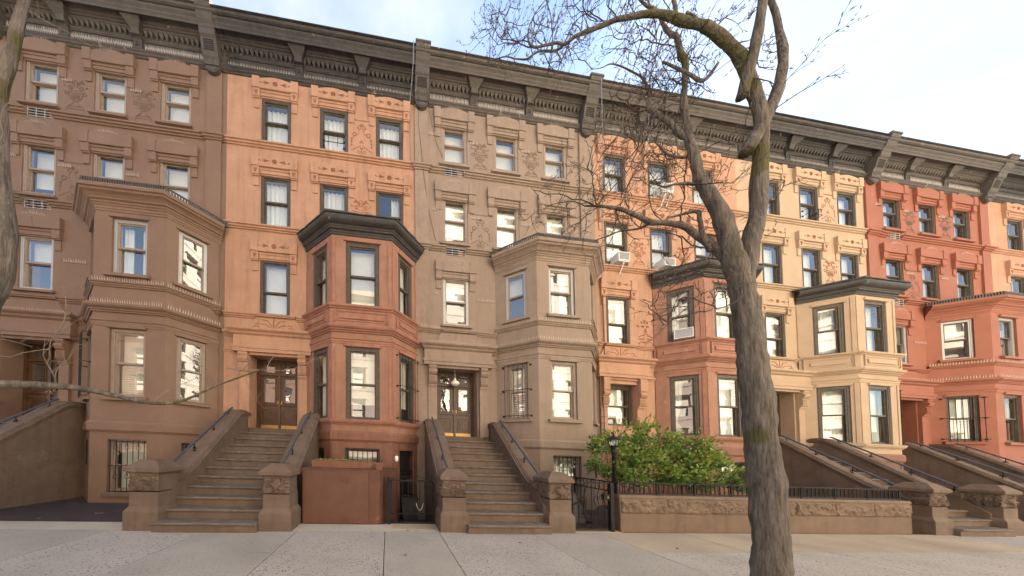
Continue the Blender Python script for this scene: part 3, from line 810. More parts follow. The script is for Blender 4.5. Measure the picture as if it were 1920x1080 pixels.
    for F, (a, b, c, d) in ((FL, lw2), (FL, lw1), (FF, fw2), (FF, fw1), (FR, rw2), (FR, rw1)):
        mb = MB(F); mb.uz([(a - .06, d + .005), (b + .06, d + .005), (b - .02, d + .10), (a + .02, d + .10)], -.01, .045)
        mb.box(a - .02, b + .02, -.01, .025, d - .0, d + .006); mb.build('window_head', bt, o)
    mb = MB(); mb.sweep(P, [(-.02, 1.965), (.03, 1.965), (.045, 2.0), (.06, 2.01), (.06, 2.21), (.03, 2.27), (-.02, 2.28)]); mb.build('water_table', M['taupe'] if T else M['base_house'], o)
    bs = lambda prof: course(P, prof, bt, 'bay_belt')
    bs([(-.02, 4.95), (.015, 4.95), (.02, 5.0), (.03, 5.01), (.03, 5.07), (.055, 5.09), (.055, 5.125), (-.02, 5.14)])
    if T:
        bs([(-.02, 5.34), (.04, 5.34), (.05, 5.375), (.08, 5.385), (.09, 5.42), (.14, 5.44), (.17, 5.47), (.18, 5.49), (.18, 5.54), (.06, 5.58), (-.02, 5.58)])
        bb = bs([(-.02, 6.07), (.03, 6.07), (.04, 6.10), (.065, 6.115), (.07, 6.15), (.10, 6.165), (.10, 6.20), (-.02, 6.225)])
    else:
        bs([(-.02, 5.30), (.04, 5.30), (.05, 5.335), (.09, 5.35), (.10, 5.385), (.14, 5.40), (.165, 5.44), (.165, 5.485), (.09, 5.53), (-.02, 5.53)])
        bs([(-.02, 5.53), (.08, 5.53), (.08, 5.98), (.11, 5.99), (.12, 6.02), (.16, 6.04), (.175, 6.07), (.175, 6.105), (-.02, 6.125)])
        bs([(-.02, 2.47), (.03, 2.47), (.04, 2.50), (.075, 2.52), (.09, 2.56), (.10, 2.58), (.10, 2.62), (-.02, 2.645)])
        for F, Lx in ((FL, LL), (FF, LF), (FR, LR)):
            mb = MB(F); a, b = .12, Lx - .12
            mb.box(a, b, .07, .10, 5.90, 5.93); mb.box(a, b, .07, .10, 5.62, 5.65); mb.box(a, a + .04, .07, .10, 5.65, 5.90); mb.box(b - .04, b, .07, .10, 5.65, 5.90)
            mb.box(a + .14, b - .14, .07, .115, 5.69, 5.83)
            mb.box(a - .03, a, .07, .12, 5.56, 5.97); mb.box(b, b + .03, .07, .12, 5.56, 5.97); mb.build('parapet_panel', bt, o)
    if T:
        for z, dd in ((6.20, .06), (5.56, .10)):
            for F, Lx in ((FL, LL), (FF, LF), (FR, LR)): sp = MB(F); spikes(sp, .0, Lx, dd, z, .14, .062, .017); sp.build('bird_spikes', M['spike_w'], bb)
    mb = MB()
    if T: mb.sweep(P, [(-.02, 8.25), (.015, 8.25), (.02, 8.30), (.035, 8.31), (.035, 8.38), (.06, 8.395), (.065, 8.43), (.09, 8.44), (.10, 8.48), (.15, 8.50), (.16, 8.53), (.22, 8.58), (.29, 8.61), (.31, 8.65), (.35, 8.66), (.365, 8.71), (.35, 8.76), (.31, 8.79), (-.02, 8.86)])
    else: mb.sweep(P, [(-.02, 8.33), (.03, 8.33), (.045, 8.385), (.06, 8.39), (.065, 8.44), (.12, 8.46), (.13, 8.50), (.15, 8.51), (.16, 8.545), (.23, 8.565), (.29, 8.60), (.32, 8.64), (.33, 8.69), (.31, 8.735), (.27, 8.75), (.27, 8.775), (.31, 8.785), (.31, 8.80), (-.02, 8.89)])
    bc = mb.build('bay_cornice', bt if T else M['char'], o)
    sp = MB()
    if T:
        Q = [(p[0], p[1]) for p in P]
        off = .27
        for F, Lx in ((FL, LL), (FF, LF), (FR, LR)):
            sp.f = F; n = int((Lx + .2) / .06)
            for i in range(n):
                u = -.1 + (Lx + .2) * (i + .5) / n; sp.dz([(off - .03, 8.79), (off + .03, 8.79), (off + .02, 8.92), (off - .02, 8.92)], u - .017, u + .017)
            sp.box(-.1, Lx + .1, off - .035, off + .035, 8.775, 8.80); sp.box(-.1, Lx + .1, off - .022, off + .022, 8.91, 8.935)
        sp.build('bird_spikes', M['umber'], bc)
    else:
        for F, Lx in ((FL, LL), (FF, LF), (FR, LR)):
            sp.f = F
            n = 9
            for i in range(n):
                u0 = -.1 + (Lx + .2) * i / n; u1 = u0 + (Lx + .2) / n + .01; h = rng.uniform(.0, .04)
                sp.dz([(.1, 8.83), (.30 + rng.uniform(-.02, .02), 8.795), (.30, 8.815 + h), (.1, 8.88 + h)], u0, u1)
        sp.build('roof_felt', M['roof'], bc)
    for F, hs, nm in ((FL, (lw2, lw1), 'l'), (FF, (fw2, fw1), 'f'), (FR, (rw2, rw1), 'r')):
        for fl, h in zip((2, 1), hs):
            if T: kw = dict(cw=.085, cb=.1, rec=.06)
            else: kw = dict(cw=.115, cb=.06, rec=.03)
            w = window(H, F, *h, cover=cv((fl, nm)), frm=(M['frame_s'] if fl == 2 else None) if T else None, **kw)
            if T: sill(H, F, h[0] - .11, h[1] + .12, h[2] - .0, .10, .1)
            if (fl, nm) in guards: guard(H, F, h[0] - .12, h[1] + .1, (h[2] + .10, (h[2] + h[3]) / 2 + .02, h[3] - .1), 6)
    # basement window with its grille
    H2 = dict(H); H2['frm'] = H2['sash'] = M['frame_t'] if T else M['frame_d']
    for F, h, nm in ((FF, fb, 'f'), (FL, lb, 'l')) + (() if ent_gate else ((FR, rb, 'r'),)):
        window(H2, F, *h, cw=.06, cb=.08, rec=.08, cover='full' if nm == 'f' else 'none')
        mb = MB(F); a, b, c, d = h; n = 7
        for i in range(n): u = a + (b - a) * (i + .5) / n; mb.tube([mb.pt(u, -.01, c), mb.pt(u, -.01, d - .02)], .009, 5)
        for z in (c + .03, d - .06, (c + d) / 2): mb.box(a, b, -.02, -.005, z, z + .018)
        if T:
            for i in range(3):
                u = a + (b - a) * (i * 2 + 1.5) / n
                for sg in (-1, 1):
                    mb.tube([mb.pt(u + sg * (.01 + .045 * math.sin(t * .6)), .0, d - .32 + t * .035 + .03 * math.cos(t)) for t in range(7)], .006, 4)
                    mb.tube([mb.pt(u + sg * (.01 + .045 * math.sin(t * .6)), .0, c + .35 + t * .035 + .03 * math.cos(t)) for t in range(7)], .006, 4)
        mb.build('window_guard', M['iron'], o)
    if T: H3 = dict(H, trim=M['stoop']); sill(H3, FF, fb[0] - .08, fb[1] + .08, fb[2], .07, .1)
    if ent_gate:
        mb = MB(FR); a, b, c, d = rb
        mb.box(a, b, -.19, -.17, c, d); mb.m = 1
        for i in range(8): u = a + (b - a) * (i + .5) / 8; mb.tube([mb.pt(u, -.06, c), mb.pt(u, -.06, d)], .01, 5)
        for z in (.25, .95, 1.05, 1.55, 1.68): mb.box(a, b, -.075, -.05, z, z + .03)
        mb.build('iron_door', [M['dark'], M['iron']], o)
    # entrance
    door_surround(H, dc + (.01 if door else 0), 'door' if door else 'window')
    if door:
        front_door(H, dc + .02, 2.3)
        mb = MB(); mb.box(d1[0], d1[1], -.5, -.02, 2.2, 2.302); mb.box(dc - .7, dc + .9, .0, .14, 2.155, 2.3); mb.build('door_sill', M['stoop'], o)
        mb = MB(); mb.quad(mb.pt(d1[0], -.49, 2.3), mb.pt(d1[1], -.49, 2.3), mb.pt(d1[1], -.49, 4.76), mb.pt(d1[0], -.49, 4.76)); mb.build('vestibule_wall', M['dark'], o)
    else:
        window(H, FACE, *d1, cw=.10, cb=.07, rec=.14, cover=cv((1, 0)))
        mb = MB(); mb.box(d1[0] - .0, d1[1] + .0, -.02, .05, 2.66, 2.95); mb.box(d1[0] - .04, d1[1] + .04, -.02, .08, 2.60, 2.66); mb.build('sill_panel', H['trim'], o); mb = MB()
        mb.uz([(d1[0] - .04, 4.52), (d1[1] + .04, 4.52), (d1[1] - .06, 4.60), (d1[0] + .06, 4.60)], -.02, .13); mb.box(d1[0], d1[1], -.02, .09, 4.60, 4.75)
        mb.build('window_surround', H['trim'], o)
        mb = MB(); mb.sweep([(xa, 9), (bx0, 9)], [(-.02, 2.44), (.05, 2.44), (.07, 2.5), (.10, 2.53), (.10, 2.6), (-.02, 2.62)]); mb.build('base_belt', H['trim'], o)
    cornice(H, xa, xb, list(brackets), M['umber'] if T or not ent_gate else M['char'], big=[(a + .0, b - .0) for a, b in pilx])
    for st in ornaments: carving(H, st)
    return o, H


central, HC = house('rowhouse', 'taupe painted brownstone rowhouse numbered 156 with white bird spikes on its ledges', .985, 7.88, [2.44, 4.385, 6.32],
                    [(3.9, 9.0), (4.95, 8.1), (6.83, 8.1), (7.76, 9.0)], 'taupe',
                    covers={(4, 0): 'low', (4, 1): 'full', (4, 2): 'low', (3, 0): 'low', (3, 1): 'full', (3, 2): 'full', (2, 0): 'half', (2, 'l'): 'half', (2, 'f'): 'part', (1, 'l'): 'slats', (1, 'f'): 'slats+'},
                    guards=((1, 'l'),), pilx=((.987, 1.467), (7.275, 7.744)), brackets=(3.14, 5.25), vents=True,
                    ornaments=(urn(3.39, 11.98, 1.08), urn(5.36, 11.98, 1.08), arch(3.37, 9.15, 1.12)))
mb = MB(); mb.f = (0, 9.44, 1, 0)                                     # 156 in brass figures above the door


def figures(mb, text, u, z, h, d0, d1):
    seg = {'1': [[(.5, 0), (.5, 1), (.3, .85)]], '5': [[(.9, 1), (.2, 1), (.2, .55), (.75, .58), (.9, .3), (.7, .02), (.15, .05)]], '6': [[(.8, .95), (.4, .85), (.2, .4), (.3, .05), (.7, .03), (.85, .28), (.65, .5), (.25, .42)]]}
    for ch in text:
        for ln in seg[ch]: mb.ribbon([(u + x * h * .62, z + y * h) for x, y in ln], h * .17, d0, d1)
        u += h * .85


figures(mb, '156', 1.90, 4.575, .085, .0, .012)
mb.build('house_number', M['brass'], central)

left, HL = house('rowhouse', 'orange painted rowhouse with a charcoal cornice and red areaway wall, next to the taupe house', -5.3, .985, [-3.73, -1.82, .095],
                 [(-2.72, 9.0), (-1.70, 8.1), (.14, 8.1), (1.03, 9.0)], 'red',
                 covers={(4, 0): 'sheer', (4, 1): 'sheer', (4, 2): 'sheer', (3, 0): 'sheer', (3, 1): 'sheer', (3, 2): 'rightside', (2, 'f'): 'full', (2, 'r'): 'sheer', (2, 'l'): 'sheer', (2, 0): 'full', (1, 'f'): 'low', (1, 'r'): 'low', (1, 'l'): 'sheer'},
                 guards=((1, 'r'),), brackets=(-2.95, -.83), ent_gate=True, ornaments=(arch(-.88, 12.0, 1.12), urn(-.90, 9.25, 1.1)))
right, HR = house('rowhouse', 'orange painted rowhouse with window air conditioners, behind the bare tree and green shrub', 7.88, 14.15, [8.74, 10.66, 12.6],
                  [(10.2, 9.0), (11.22, 8.1), (13.1, 8.1), (14.0, 9.0)], 'red', door=False,
                  covers={(4, 0): 'full', (4, 1): 'full', (4, 2): 'full', (3, 0): 'low', (3, 1): 'full', (3, 2): 'low', (2, 0): 'full', (2, 'l'): 'left', (2, 'f'): 'sheer', (1, 'f'): 'sheer', (1, 'l'): 'tied', (1, 0): 'low'},
                  brackets=(9.75, 11.9), ornaments=(urn(9.68, 9.12), arch(9.68, 12.05), urn(11.62, 9.12)))
# the long panel of shade-coloured cut lines beside the second-floor window
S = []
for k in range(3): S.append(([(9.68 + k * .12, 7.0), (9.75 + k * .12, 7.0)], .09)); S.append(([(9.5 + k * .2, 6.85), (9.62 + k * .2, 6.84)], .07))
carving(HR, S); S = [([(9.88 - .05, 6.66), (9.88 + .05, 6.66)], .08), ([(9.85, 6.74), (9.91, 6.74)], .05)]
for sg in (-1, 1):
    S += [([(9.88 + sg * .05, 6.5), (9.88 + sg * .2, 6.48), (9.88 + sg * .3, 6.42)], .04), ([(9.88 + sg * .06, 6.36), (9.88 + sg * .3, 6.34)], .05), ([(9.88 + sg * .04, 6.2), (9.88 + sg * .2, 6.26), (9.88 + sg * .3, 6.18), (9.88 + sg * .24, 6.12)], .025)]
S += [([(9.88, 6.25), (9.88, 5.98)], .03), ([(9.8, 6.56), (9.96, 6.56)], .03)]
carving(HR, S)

guard(HL, FACE, -2.16, -1.48, (12.14, 12.36), 2)
# ------------------------------------------------------------------ stoop and areaways
def foliage_relief(seed, kind='scroll'):
    def fn(u, v):
        if kind == 'rock':
            p = Vector((u * 7.2 + seed, v * 2.2, seed)); a = noise.fractal(p, .9, 2.1, 4); b = abs(noise.noise(p * 1.3))
            return .022 + .030 * a + .022 * (1 - b * 2)
        h = 0
        w = Vector((u * 3 + seed, v * 3.3, seed * 1.7)); q = w + Vector((noise.noise(w), noise.noise(w + Vector((5, 1, 0))), 0)) * 1.1
        h = max(0, 1 - abs(noise.noise(q * 1.7)) * 5) * .018 + max(0, noise.noise(q * 2.6)) * .022
        if kind == 'urn':
            x = abs(u - .5); y = v
            r = .08 if y < .12 else .035 if y < .28 else .05 + .17 * math.sin(min(1, (y - .28) / .3) * PI / 2) if y < .58 else .20 if y < .64 else .12 - (y - .64) * .3
            if x < r and .05 < y < .85: h = .03 * math.sqrt(max(0, 1 - (x / r) ** 2)) + .012
        else:
            for cx in (.22, .78):
                d = math.hypot(u - cx, (v - .24) * .8)
                if d < .22: h = max(.004, .028 * abs(math.cos(d * 46)))
        return max(.0, h) * 1.7 + .004
    return fn


def stoop(label):
    o = thing('stoop', (2.65, 5.5, 0), label, 'stoop', 'front stoops of the terrace')
    st, tr = M['stoop'], M['tread']
    n = 11; r = .194; t = .2976; y0 = 5.43
    for i in range(n):
        mb = MB(); y = y0 + i * t; z = (i + 1) * r; x0, x1 = (1.70, 3.575)
        ye = y + t + .05 if i < n - 1 else 9.0
        mb.m = 1
        nose = [(-y + .0, z - .018), (-y - .0 + .012, z - .03), (-y, z - .052), (-y - .03, z - .058), (-ye, z - .058), (-ye, z), (-y - .02, z)]
        mb.f = (0, 0, 1, 0); mb.dz([(-ye, z - .058), (-ye, z - .001), (-y - .028, z - .001), (-y - .008, z - .008), (-y, z - .024), (-y - .004, z - .046), (-y - .024, z - .058)], x0, x1)
        mb.m = 0; mb.xyz(x0, x1, y + .035, ye, z - r + (.0 if i else -.25), z - .0575)
        mb.build('step', [st, tr], o)
    side = [(5.75, -1.0), (5.75, .55), (6.15, .92), (6.34, .96), (6.60, 1.13), (8.32, 2.53), (8.48, 2.64), (8.62, 2.69), (8.995, 2.69), (8.995, -1.0)]
    cop = [(6.10, .93), (6.34, .96), (6.60, 1.13), (8.32, 2.53), (8.48, 2.64), (8.62, 2.69), (8.995, 2.69)]
    for x0, x1 in ((1.27, 1.70), (3.575, 4.0)):
        mb = MB((0, 0, 1, 0)); mb.dz([(-y, z) for y, z in side], x0, x1)
        for k in range(7):                                           # courses scored in the outer face
            z = .35 + k * .33; y1 = 6.02 + max(0, (z - .9)) / .815
            if x0 < 2: mb.box(x0 - .006, x0, -8.9, -y1 - .1, z, z + .014)
        w = mb.build('side_wall', st, o)
        mb = MB((0, 0, 1, 0))
        for e, h0, h1 in ((.03, .0, .05), (.05, .05, .085), (.0, .085, .12), (-.04, .12, .14)):
            up = [(-y, z + h1) for y, z in cop]; dn = [(-y, z + h0 - .01) for y, z in reversed(cop)]
            mb.dz(up + dn, x0 - e, x1 + e)
        mb.build('coping', st, w)
        xr = 1.45 if x0 < 2 else 3.76
        mb = MB(); p0 = (xr, 8.46, 2.86); p1 = (xr, 6.16, 1.20)
        mb.tube([p0, (xr, 8.40, 2.83), (xr, 6.4, 1.38), p1], .027, 8)
        h = mb.build('handrail', M['rail'], o)
        for f in (.06, .36, .68, .97):
            mb = MB(); y = 8.40 - f * 2.2; z = 2.83 - f * 1.60; zb = z - .16
            mb.tube([(xr, y, z - .02), (xr, y + .01, zb + .05), (xr, y + .015, zb - .03)], .011, 6)
            for sg in (-1, 1): mb.tube([(xr, y + sg * .05 * math.sin(a * .55) + .01, zb + .035 + .03 * math.cos(a * .9)) for a in range(7)], .008, 5)
            mb.lathe((xr, y + .015, zb - .05), [(.035, 0), (.035, .012), (.015, .03)], 8)
            mb.build('rail_bracket', M['iron'], h)
    for k, (x0, x1) in enumerate(((1.12, 1.745), (3.585, 4.21))):
        mb = MB((0, 0, 1, 0)); y0_, y1_ = 5.555, 6.18; c = (x0 + x1) / 2; hw = .315
        mb.xyz(x0, x1, y0_, y1_, -.25, .35); mb.tbox(x0, x1, -y1_, -y0_, .35, .385, .012, .012); mb.tbox(x0 + .015, x1 - .015, -y1_ + .015, -y0_ - .015, .385, .46, .045, .045)
        mb.xyz(x0 + .055, x1 - .055, y0_ + .055, y1_ - .055, .455, .75)
        mb.xyz(x0 + .07, x1 - .07, y0_ + .07, y1_ - .07, .75, 1.10); mb.xyz(x0 + .055, x1 - .055, y0_ + .055, y1_ - .055, .735, .752)
        p = mb.build('newel_pier', st, o)
        mb = MB((0, y0_ + .07, 1, 0)); mb.s = True
        mb.relief(x0 + .06, x1 - .06, .755, 1.10, .0, foliage_relief(3.1 + k * 4, 'urn' if k else 'scroll'), 56, 40)
        mb.f = (x0 + .07, y1_ - .06, 0, -1); mb.relief(0, y1_ - y0_ - .12, .755, 1.10, .0, foliage_relief(7.7 + k, 'leaf'), 50, 36)
        mb.build('carved_panel', st, p)
        mb = MB((0, 0, 1, 0))
        mb.tbox(x0 + .05, x1 - .05, -y1_ + .05, -y0_ - .05, 1.09, 1.13, -.04, -.04)
        mb.xyz(x0 - .0, x1 + .0, y0_ - .0, y1_ + .0, 1.13, 1.195); mb.tbox(x0, x1, -y1_, -y0_, 1.195, 1.215, .012, .012)
        mb.tbox(x0 + .012, x1 - .012, -y1_ + .012, -y0_ - .012, 1.215, 1.345, .14, .12); mb.tbox(x0 + .15, x1 - .15, -y1_ + .13, -y0_ - .13, 1.345, 1.36, .02, .02)
        mb.build('pier_cap', st, p)
    return o


stoop('taupe brown stoop with eleven steps, carved newel piers and blue-black handrails, below the oak door')

# left areaway: painted vault wall, gate, planter, pot
o = thing('areaway_wall', (-.9, 6.15, 0), 'low red painted areaway wall with a chequer plate hatch beside the scrolled gate', 'low wall')
mb = MB((0, 0, 1, 0))
pl = [(-1.93, 6.15), (-.20, 6.13), (.22, 6.86), (.22, 7.1), (-1.93, 7.1)]
mb.add([(x, y, -.2) for x, y in pl] + [(x, y, 1.225) for x, y in pl], [(0, 1, 6, 5), (1, 2, 7, 6), (2, 3, 8, 7), (3, 4, 9, 8), (4, 0, 5, 9), (5, 6, 7, 8, 9)])
pt = [(-1.95, 6.125), (-.19, 6.105), (.245, 6.865), (.245, 7.12), (-1.95, 7.12)]
mb.add([(x, y, 1.225) for x, y in pt] + [(x, y, 1.25) for x, y in pt], [(0, 1, 6, 5), (1, 2, 7, 6), (2, 3, 8, 7), (3, 4, 9, 8), (4, 0, 5, 9), (5, 6, 7, 8, 9), (4, 3, 2, 1, 0)])
mb.build('wall', M['base_red'], o)
mb = MB((0, 6.128, 1, 0)); mb.box(-1.90, -.46, -.03, .014, .03, 1.18); hb = mb.build('hatch', M['plate'], o)
mb = MB((0, 6.128, 1, 0)); mb.box(-1.92, -.44, -.03, .022, 1.18, 1.215); mb.box(-1.46, -1.32, .012, .03, .90, .96)
for z in (.96, .10):
    mb.box(-.99, -.97, .012, .034, z - .03, z + .10); mb.box(-1.05, -1.03, .012, .03, z, z + .07); mb.box(-.93, -.91, .012, .03, z, z + .07); mb.box(-1.06, -.90, .012, .026, z + .0, z + .018)
mb.build('hinge', M['plate'], hb)

o = thing('planter', (-1.1, 6.7, 1.25), 'long brown planter trough on top of the red areaway wall', 'planter')
mb = MB((0, 0, 1, 0)); mb.tbox(-1.85, -.345, -7.0, -6.62, 1.25, 1.42, -.01, -.01); mb.build('trough', M['base_house'], o)
mb = MB((0, 0, 1, 0)); mb.xyz(-1.84, -.36, 6.64, 6.98, 1.415, 1.427)
mb.m = 1
for i in range(260):
    x, y = rng.uniform(-1.83, -.37), rng.uniform(6.62, 6.95); a = rng.uniform(0, 6); h = rng.uniform(.015, .05); c, s = math.cos(a) * .014, math.sin(a) * .014
    mb.add([(x - c, y - s, 1.425), (x + c, y + s, 1.425), (x + s * 2, y - c * 2, 1.425 + h)], [(0, 1, 2)])
mb.build('soil', [M['soil'], M['leaf3']], o)
o = thing('flower_pot', (-.215, 6.42, 1.25), 'small square terracotta pot standing at the end of the planter trough', 'plant pot')
mb = MB((0, 0, 1, 0)); mb.tbox(-.285, -.145, -6.5, -6.35, 1.25, 1.375, -.022, -.022); mb.xyz(-.325, -.105, 6.31, 6.54, 1.375, 1.415); mb.build('pot', M['base_house'], o)
mb = MB(); mb.xyz(-.31, -.12, 6.33, 6.52, 1.412, 1.42)
for i in range(5): x = rng.uniform(-.27, -.15); mb.tube([(x, 6.43, 1.41), (x + rng.uniform(-.04, .05), 6.42, 1.48), (x + rng.uniform(-.07, .09), 6.41, 1.53)], .004, 4)
mb.build('dry_stems', M['twig'], o)
o = thing('post_light', (.235, 6.8, 0), 'thin red post with a small white lamp, beside the basement iron door', 'post light')
mb = MB(); mb.tube([(.235, 7.2, -.5), (.235, 7.2, 1.42)], .012, 6); mb.build('post', M['base_red'], o)
mb = MB(); mb.s = True; mb.lathe((.235, 7.2, 1.42), [(.0, .0), (.035, .01), (.05, .05), (.05, .13), (.03, .16), (0, .165)], 10); mb.build('lamp', M['opal'], o)

# left gate
o = thing('iron_gate', (.57, 6.2, 0), 'low black iron gate with a scrolled top, between the red wall and the stoop pier', 'gate')
G = 6.2
mb = MB((0, G, 1, 0)); mb.box(-.03, .05, -.04, .04, -.1, 1.06); mb.lathe((.01, G, 1.06), [(.05, 0), (.05, .015), (.0, .03)], 8)
for z in (.2, .55, .95): mb.box(.045, .075, -.02, .03, z, z + .07)
mb.box(1.06, 1.10, -.03, .03, .25, 1.0); mb.build('post', M['iron'], o)
mb = MB((0, G, 1, 0)); mb.box(.05, 1.07, -.015, .015, 1.0, 1.035); mb.box(.05, 1.06, -.012, .012, .235, .255); mb.box(.07, .09, -.012, .012, .255, 1.0); mb.box(.86, .885, -.012, .012, .255, 1.0); mb.box(.86, 1.06, -.012, .012, .90, .93)
mb.build('frame', M['iron'], o)
mb = MB((0, G, 1, 0))
for k in range(5): u = .21 + k * .135; mb.tube([mb.pt(u, 0, .25), mb.pt(u, 0, 1.01)], .009, 6)
mb.build('bars', M['iron'], o)
mb = MB((0, G, 1, 0))
for sg in (-1, 1):
    c = .555; pts = [(c + sg * .47, 1.035), (c + sg * .30, 1.08), (c + sg * .16, 1.12), (c + sg * .08, 1.13), (c + sg * .03, 1.10), (c + sg * .035, 1.06), (c + sg * .07, 1.045), (c + sg * .105, 1.06), (c + sg * .10, 1.09), (c + sg * .075, 1.095), (c + sg * .068, 1.075)]
    mb.tube([mb.pt(u, 0, z) for u, z in pts], .007, 5)
    mb.tube([mb.pt(c + sg * (.45 + .025 * math.cos(a)), 0, 1.06 + .025 * math.sin(a)) for a in (-1, .2, 1.4, 2.6, 3.4)], .006, 5)
mb.build('scroll', M['iron'], o)
mb = MB((0, G, 1, 0)); mb.tube([mb.pt(.66 + .17 * i / 10, .02, .50 - .17 * math.sin(i / 10 * PI) ** .7) for i in range(11)], .007, 5); mb.build('chain', M['acgrey'], o)
o = thing('waste_bin', (.45, 7.6, 0), 'dark waste bin standing in the shaded areaway behind the scrolled gate', 'bin')
mb = MB((0, 0, 1, 0)); mb.tbox(.42, .82, -7.8, -7.4, -.5, .36, -.03, -.03); mb.build('body', M['green_bin'], o)
mb = MB((0, 0, 1, 0)); mb.tbox(.37, .87, -7.85, -7.35, .36, .41, .02, .02); mb.build('lid', M['iron'], o)

# right areaway: gate, low wall, railing, lamp, things behind the gate
o = thing('iron_gate', (4.75, 5.72, 0), 'black iron gate with twisted bars and a brass lock box, beside the low brown wall', 'gate')
G = 5.72
mb = MB((0, G, 1, 0)); mb.box(5.20, 5.29, -.045, .045, -.1, 1.14); mb.build('post', M['iron'], o)
mb = MB((0, G, 1, 0)); mb.box(4.24, 5.20, -.015, .015, 1.115, 1.15); mb.box(4.25, 5.18, -.012, .012, .05, .075); mb.box(4.26, 4.285, -.012, .012, .075, 1.115); mb.build('frame', M['iron'], o)
mb = MB((0, G, 1, 0))
for k in range(5): u = 4.42 + k * .165; mb.tube([mb.pt(u + (.02 * math.sin(i * 1.0) if k % 2 else 0), 0, .07 + i * .0665) for i in range(17)], .009, 6)
mb.build('bars', M['iron'], o)
mb = MB((0, G, 1, 0))
for c in (4.50, 4.92):
    for sg in (-1, 1):
        mb.tube([mb.pt(c + sg * u, .01, z) for u, z in ((.11, .78), (.13, .72), (.10, .66), (.06, .56), (.02, .45), (.0, .38))], .007, 5)
        mb.tube([mb.pt(c + sg * (.045 + .045 * math.cos(a)), .01, .35 + .035 * math.sin(a)) for a in (3.1, 4.2, 5.3, 6.4, 7.3)], .006, 5)
        mb.tube([mb.pt(c + sg * (.06 + .05 * math.cos(a)), .01, .78 + .05 * math.sin(a)) for a in (-.5, .6, 1.7, 2.8, 3.8, 4.8)], .006, 5)
mb.build('scroll', M['iron'], o)
mb = MB((0, G, 1, 0)); mb.box(5.04, 5.20, -.05, .03, .74, .86); mb.m = 1; mb.lathe(mb.pt(5.13, .04, .80), [(.0, -.02), (.018, -.015), (.022, 0), (.018, .015), (0, .02)], 8); mb.build('lock_box', [M['iron'], M['brass']], o)
mb = MB((0, G, 1, 0)); mb.box(4.22, 5.42, -.16, .02, -.2, .018); mb.build('threshold', M['lowwall'], o)

o = thing('low_wall', (9.6, 5.7, 0), 'low brown wall with rock-faced panels under the iron railing', 'low wall')
mb = MB((0, 5.68, 1, 0)); mb.box(5.43, 13.9, -.24, 0, -.3, .80); mb.tbox(5.41, 13.92, -.26, .02, .80, .865, .015, .015)
mb.box(5.43, 13.9, 0, .012, -.3, .43); mb.build('wall', M['lowwall'], o)
for k in range(7):
    mb = MB((0, 5.678, 1, 0)); mb.s = True; u0 = 5.46 + k * 1.205
    mb.relief(u0, u0 + 1.18, .45, .78, .002, foliage_relief(2.3 * k + 1, 'rock'), 90, 26); mb.build('rock_panel', M['lowwall'], o)
o = thing('iron_railing', (9.6, 5.78, .86), 'brown iron railing on top of the rock-faced low wall, before the shrub', 'railing')
mb = MB((0, 5.78, 1, 0)); mb.box(5.46, 13.85, -.014, .014, 1.135, 1.165); mb.box(5.46, 13.85, -.012, .012, .885, .91); RP = mb
for k in range(9):
    mb = MB((0, 5.78, 1, 0)); u = 5.47 + k * 1.04; mb.box(u - .014, u + .014, -.014, .014, .85, 1.17); mb.build('post', M['iron'], o)
for k in range(64): u = 5.47 + (k + .5) * .13; RP.box(u - .008, u + .008, -.008, .008, .90, 1.14)
RP.build('railing_grille', M['iron'], o)
mb = MB((0, 0, 1, 0)); mb.f = (5.47, 5.78, 0, 1); mb.box(.02, 1.5, -.014, .014, 1.12, 1.15); mb.box(.02, 1.5, -.01, .01, .9, .925)
for k in range(10): mb.box(.1 + k * .14, .116 + k * .14, -.008, .008, .925, 1.12)
mb.build('side_rail', M['iron'], o)

o = thing('garden_lamp', (5.63, 6.02, 0), 'black lantern on a short post rising out of the green shrub', 'lamp post')
mb = MB(); mb.s = True; mb.lathe((5.63, 6.02, 0), [(.045, -.1), (.045, 1.84), (.06, 1.86), (.06, 1.90), (.045, 1.92), (.045, 1.96), (.06, 1.98), (.06, 1.995)], 12); mb.build('post', M['iron'], o)
mb = MB(); zt = 1.995
mb.lathe((5.63, 6.02, zt), [(.05, 0), (.09, .03), (.09, .045), (.02, .05)], 10)
for k in range(6):
    a = k * PI / 3 + .2; mb.tube([(5.63 + .085 * math.cos(a), 6.02 + .085 * math.sin(a), zt + .04), (5.63 + .115 * math.cos(a), 6.02 + .115 * math.sin(a), zt + .2)], .008, 4)
mb.lathe((5.63, 6.02, zt + .2), [(.145, 0), (.145, .015), (.11, .05), (.06, .075), (.03, .085), (.03, .1), (.015, .115), (.025, .135), (.012, .16), (.0, .2)], 12)
ln = mb.build('lantern', M['iron'], o)
mb = MB(); mb.lathe((5.63, 6.02, zt + .045), [(.075, 0), (.102, .15)], 6); mb.build('glass', M['lantern'], ln)
mb = MB(); mb.s = True; mb.lathe((5.63, 6.02, zt + .05), [(.02, 0), (.025, .05), (.035, .08), (.02, .12), (0, .13)], 8); mb.build('bulb', M['opal'], ln)

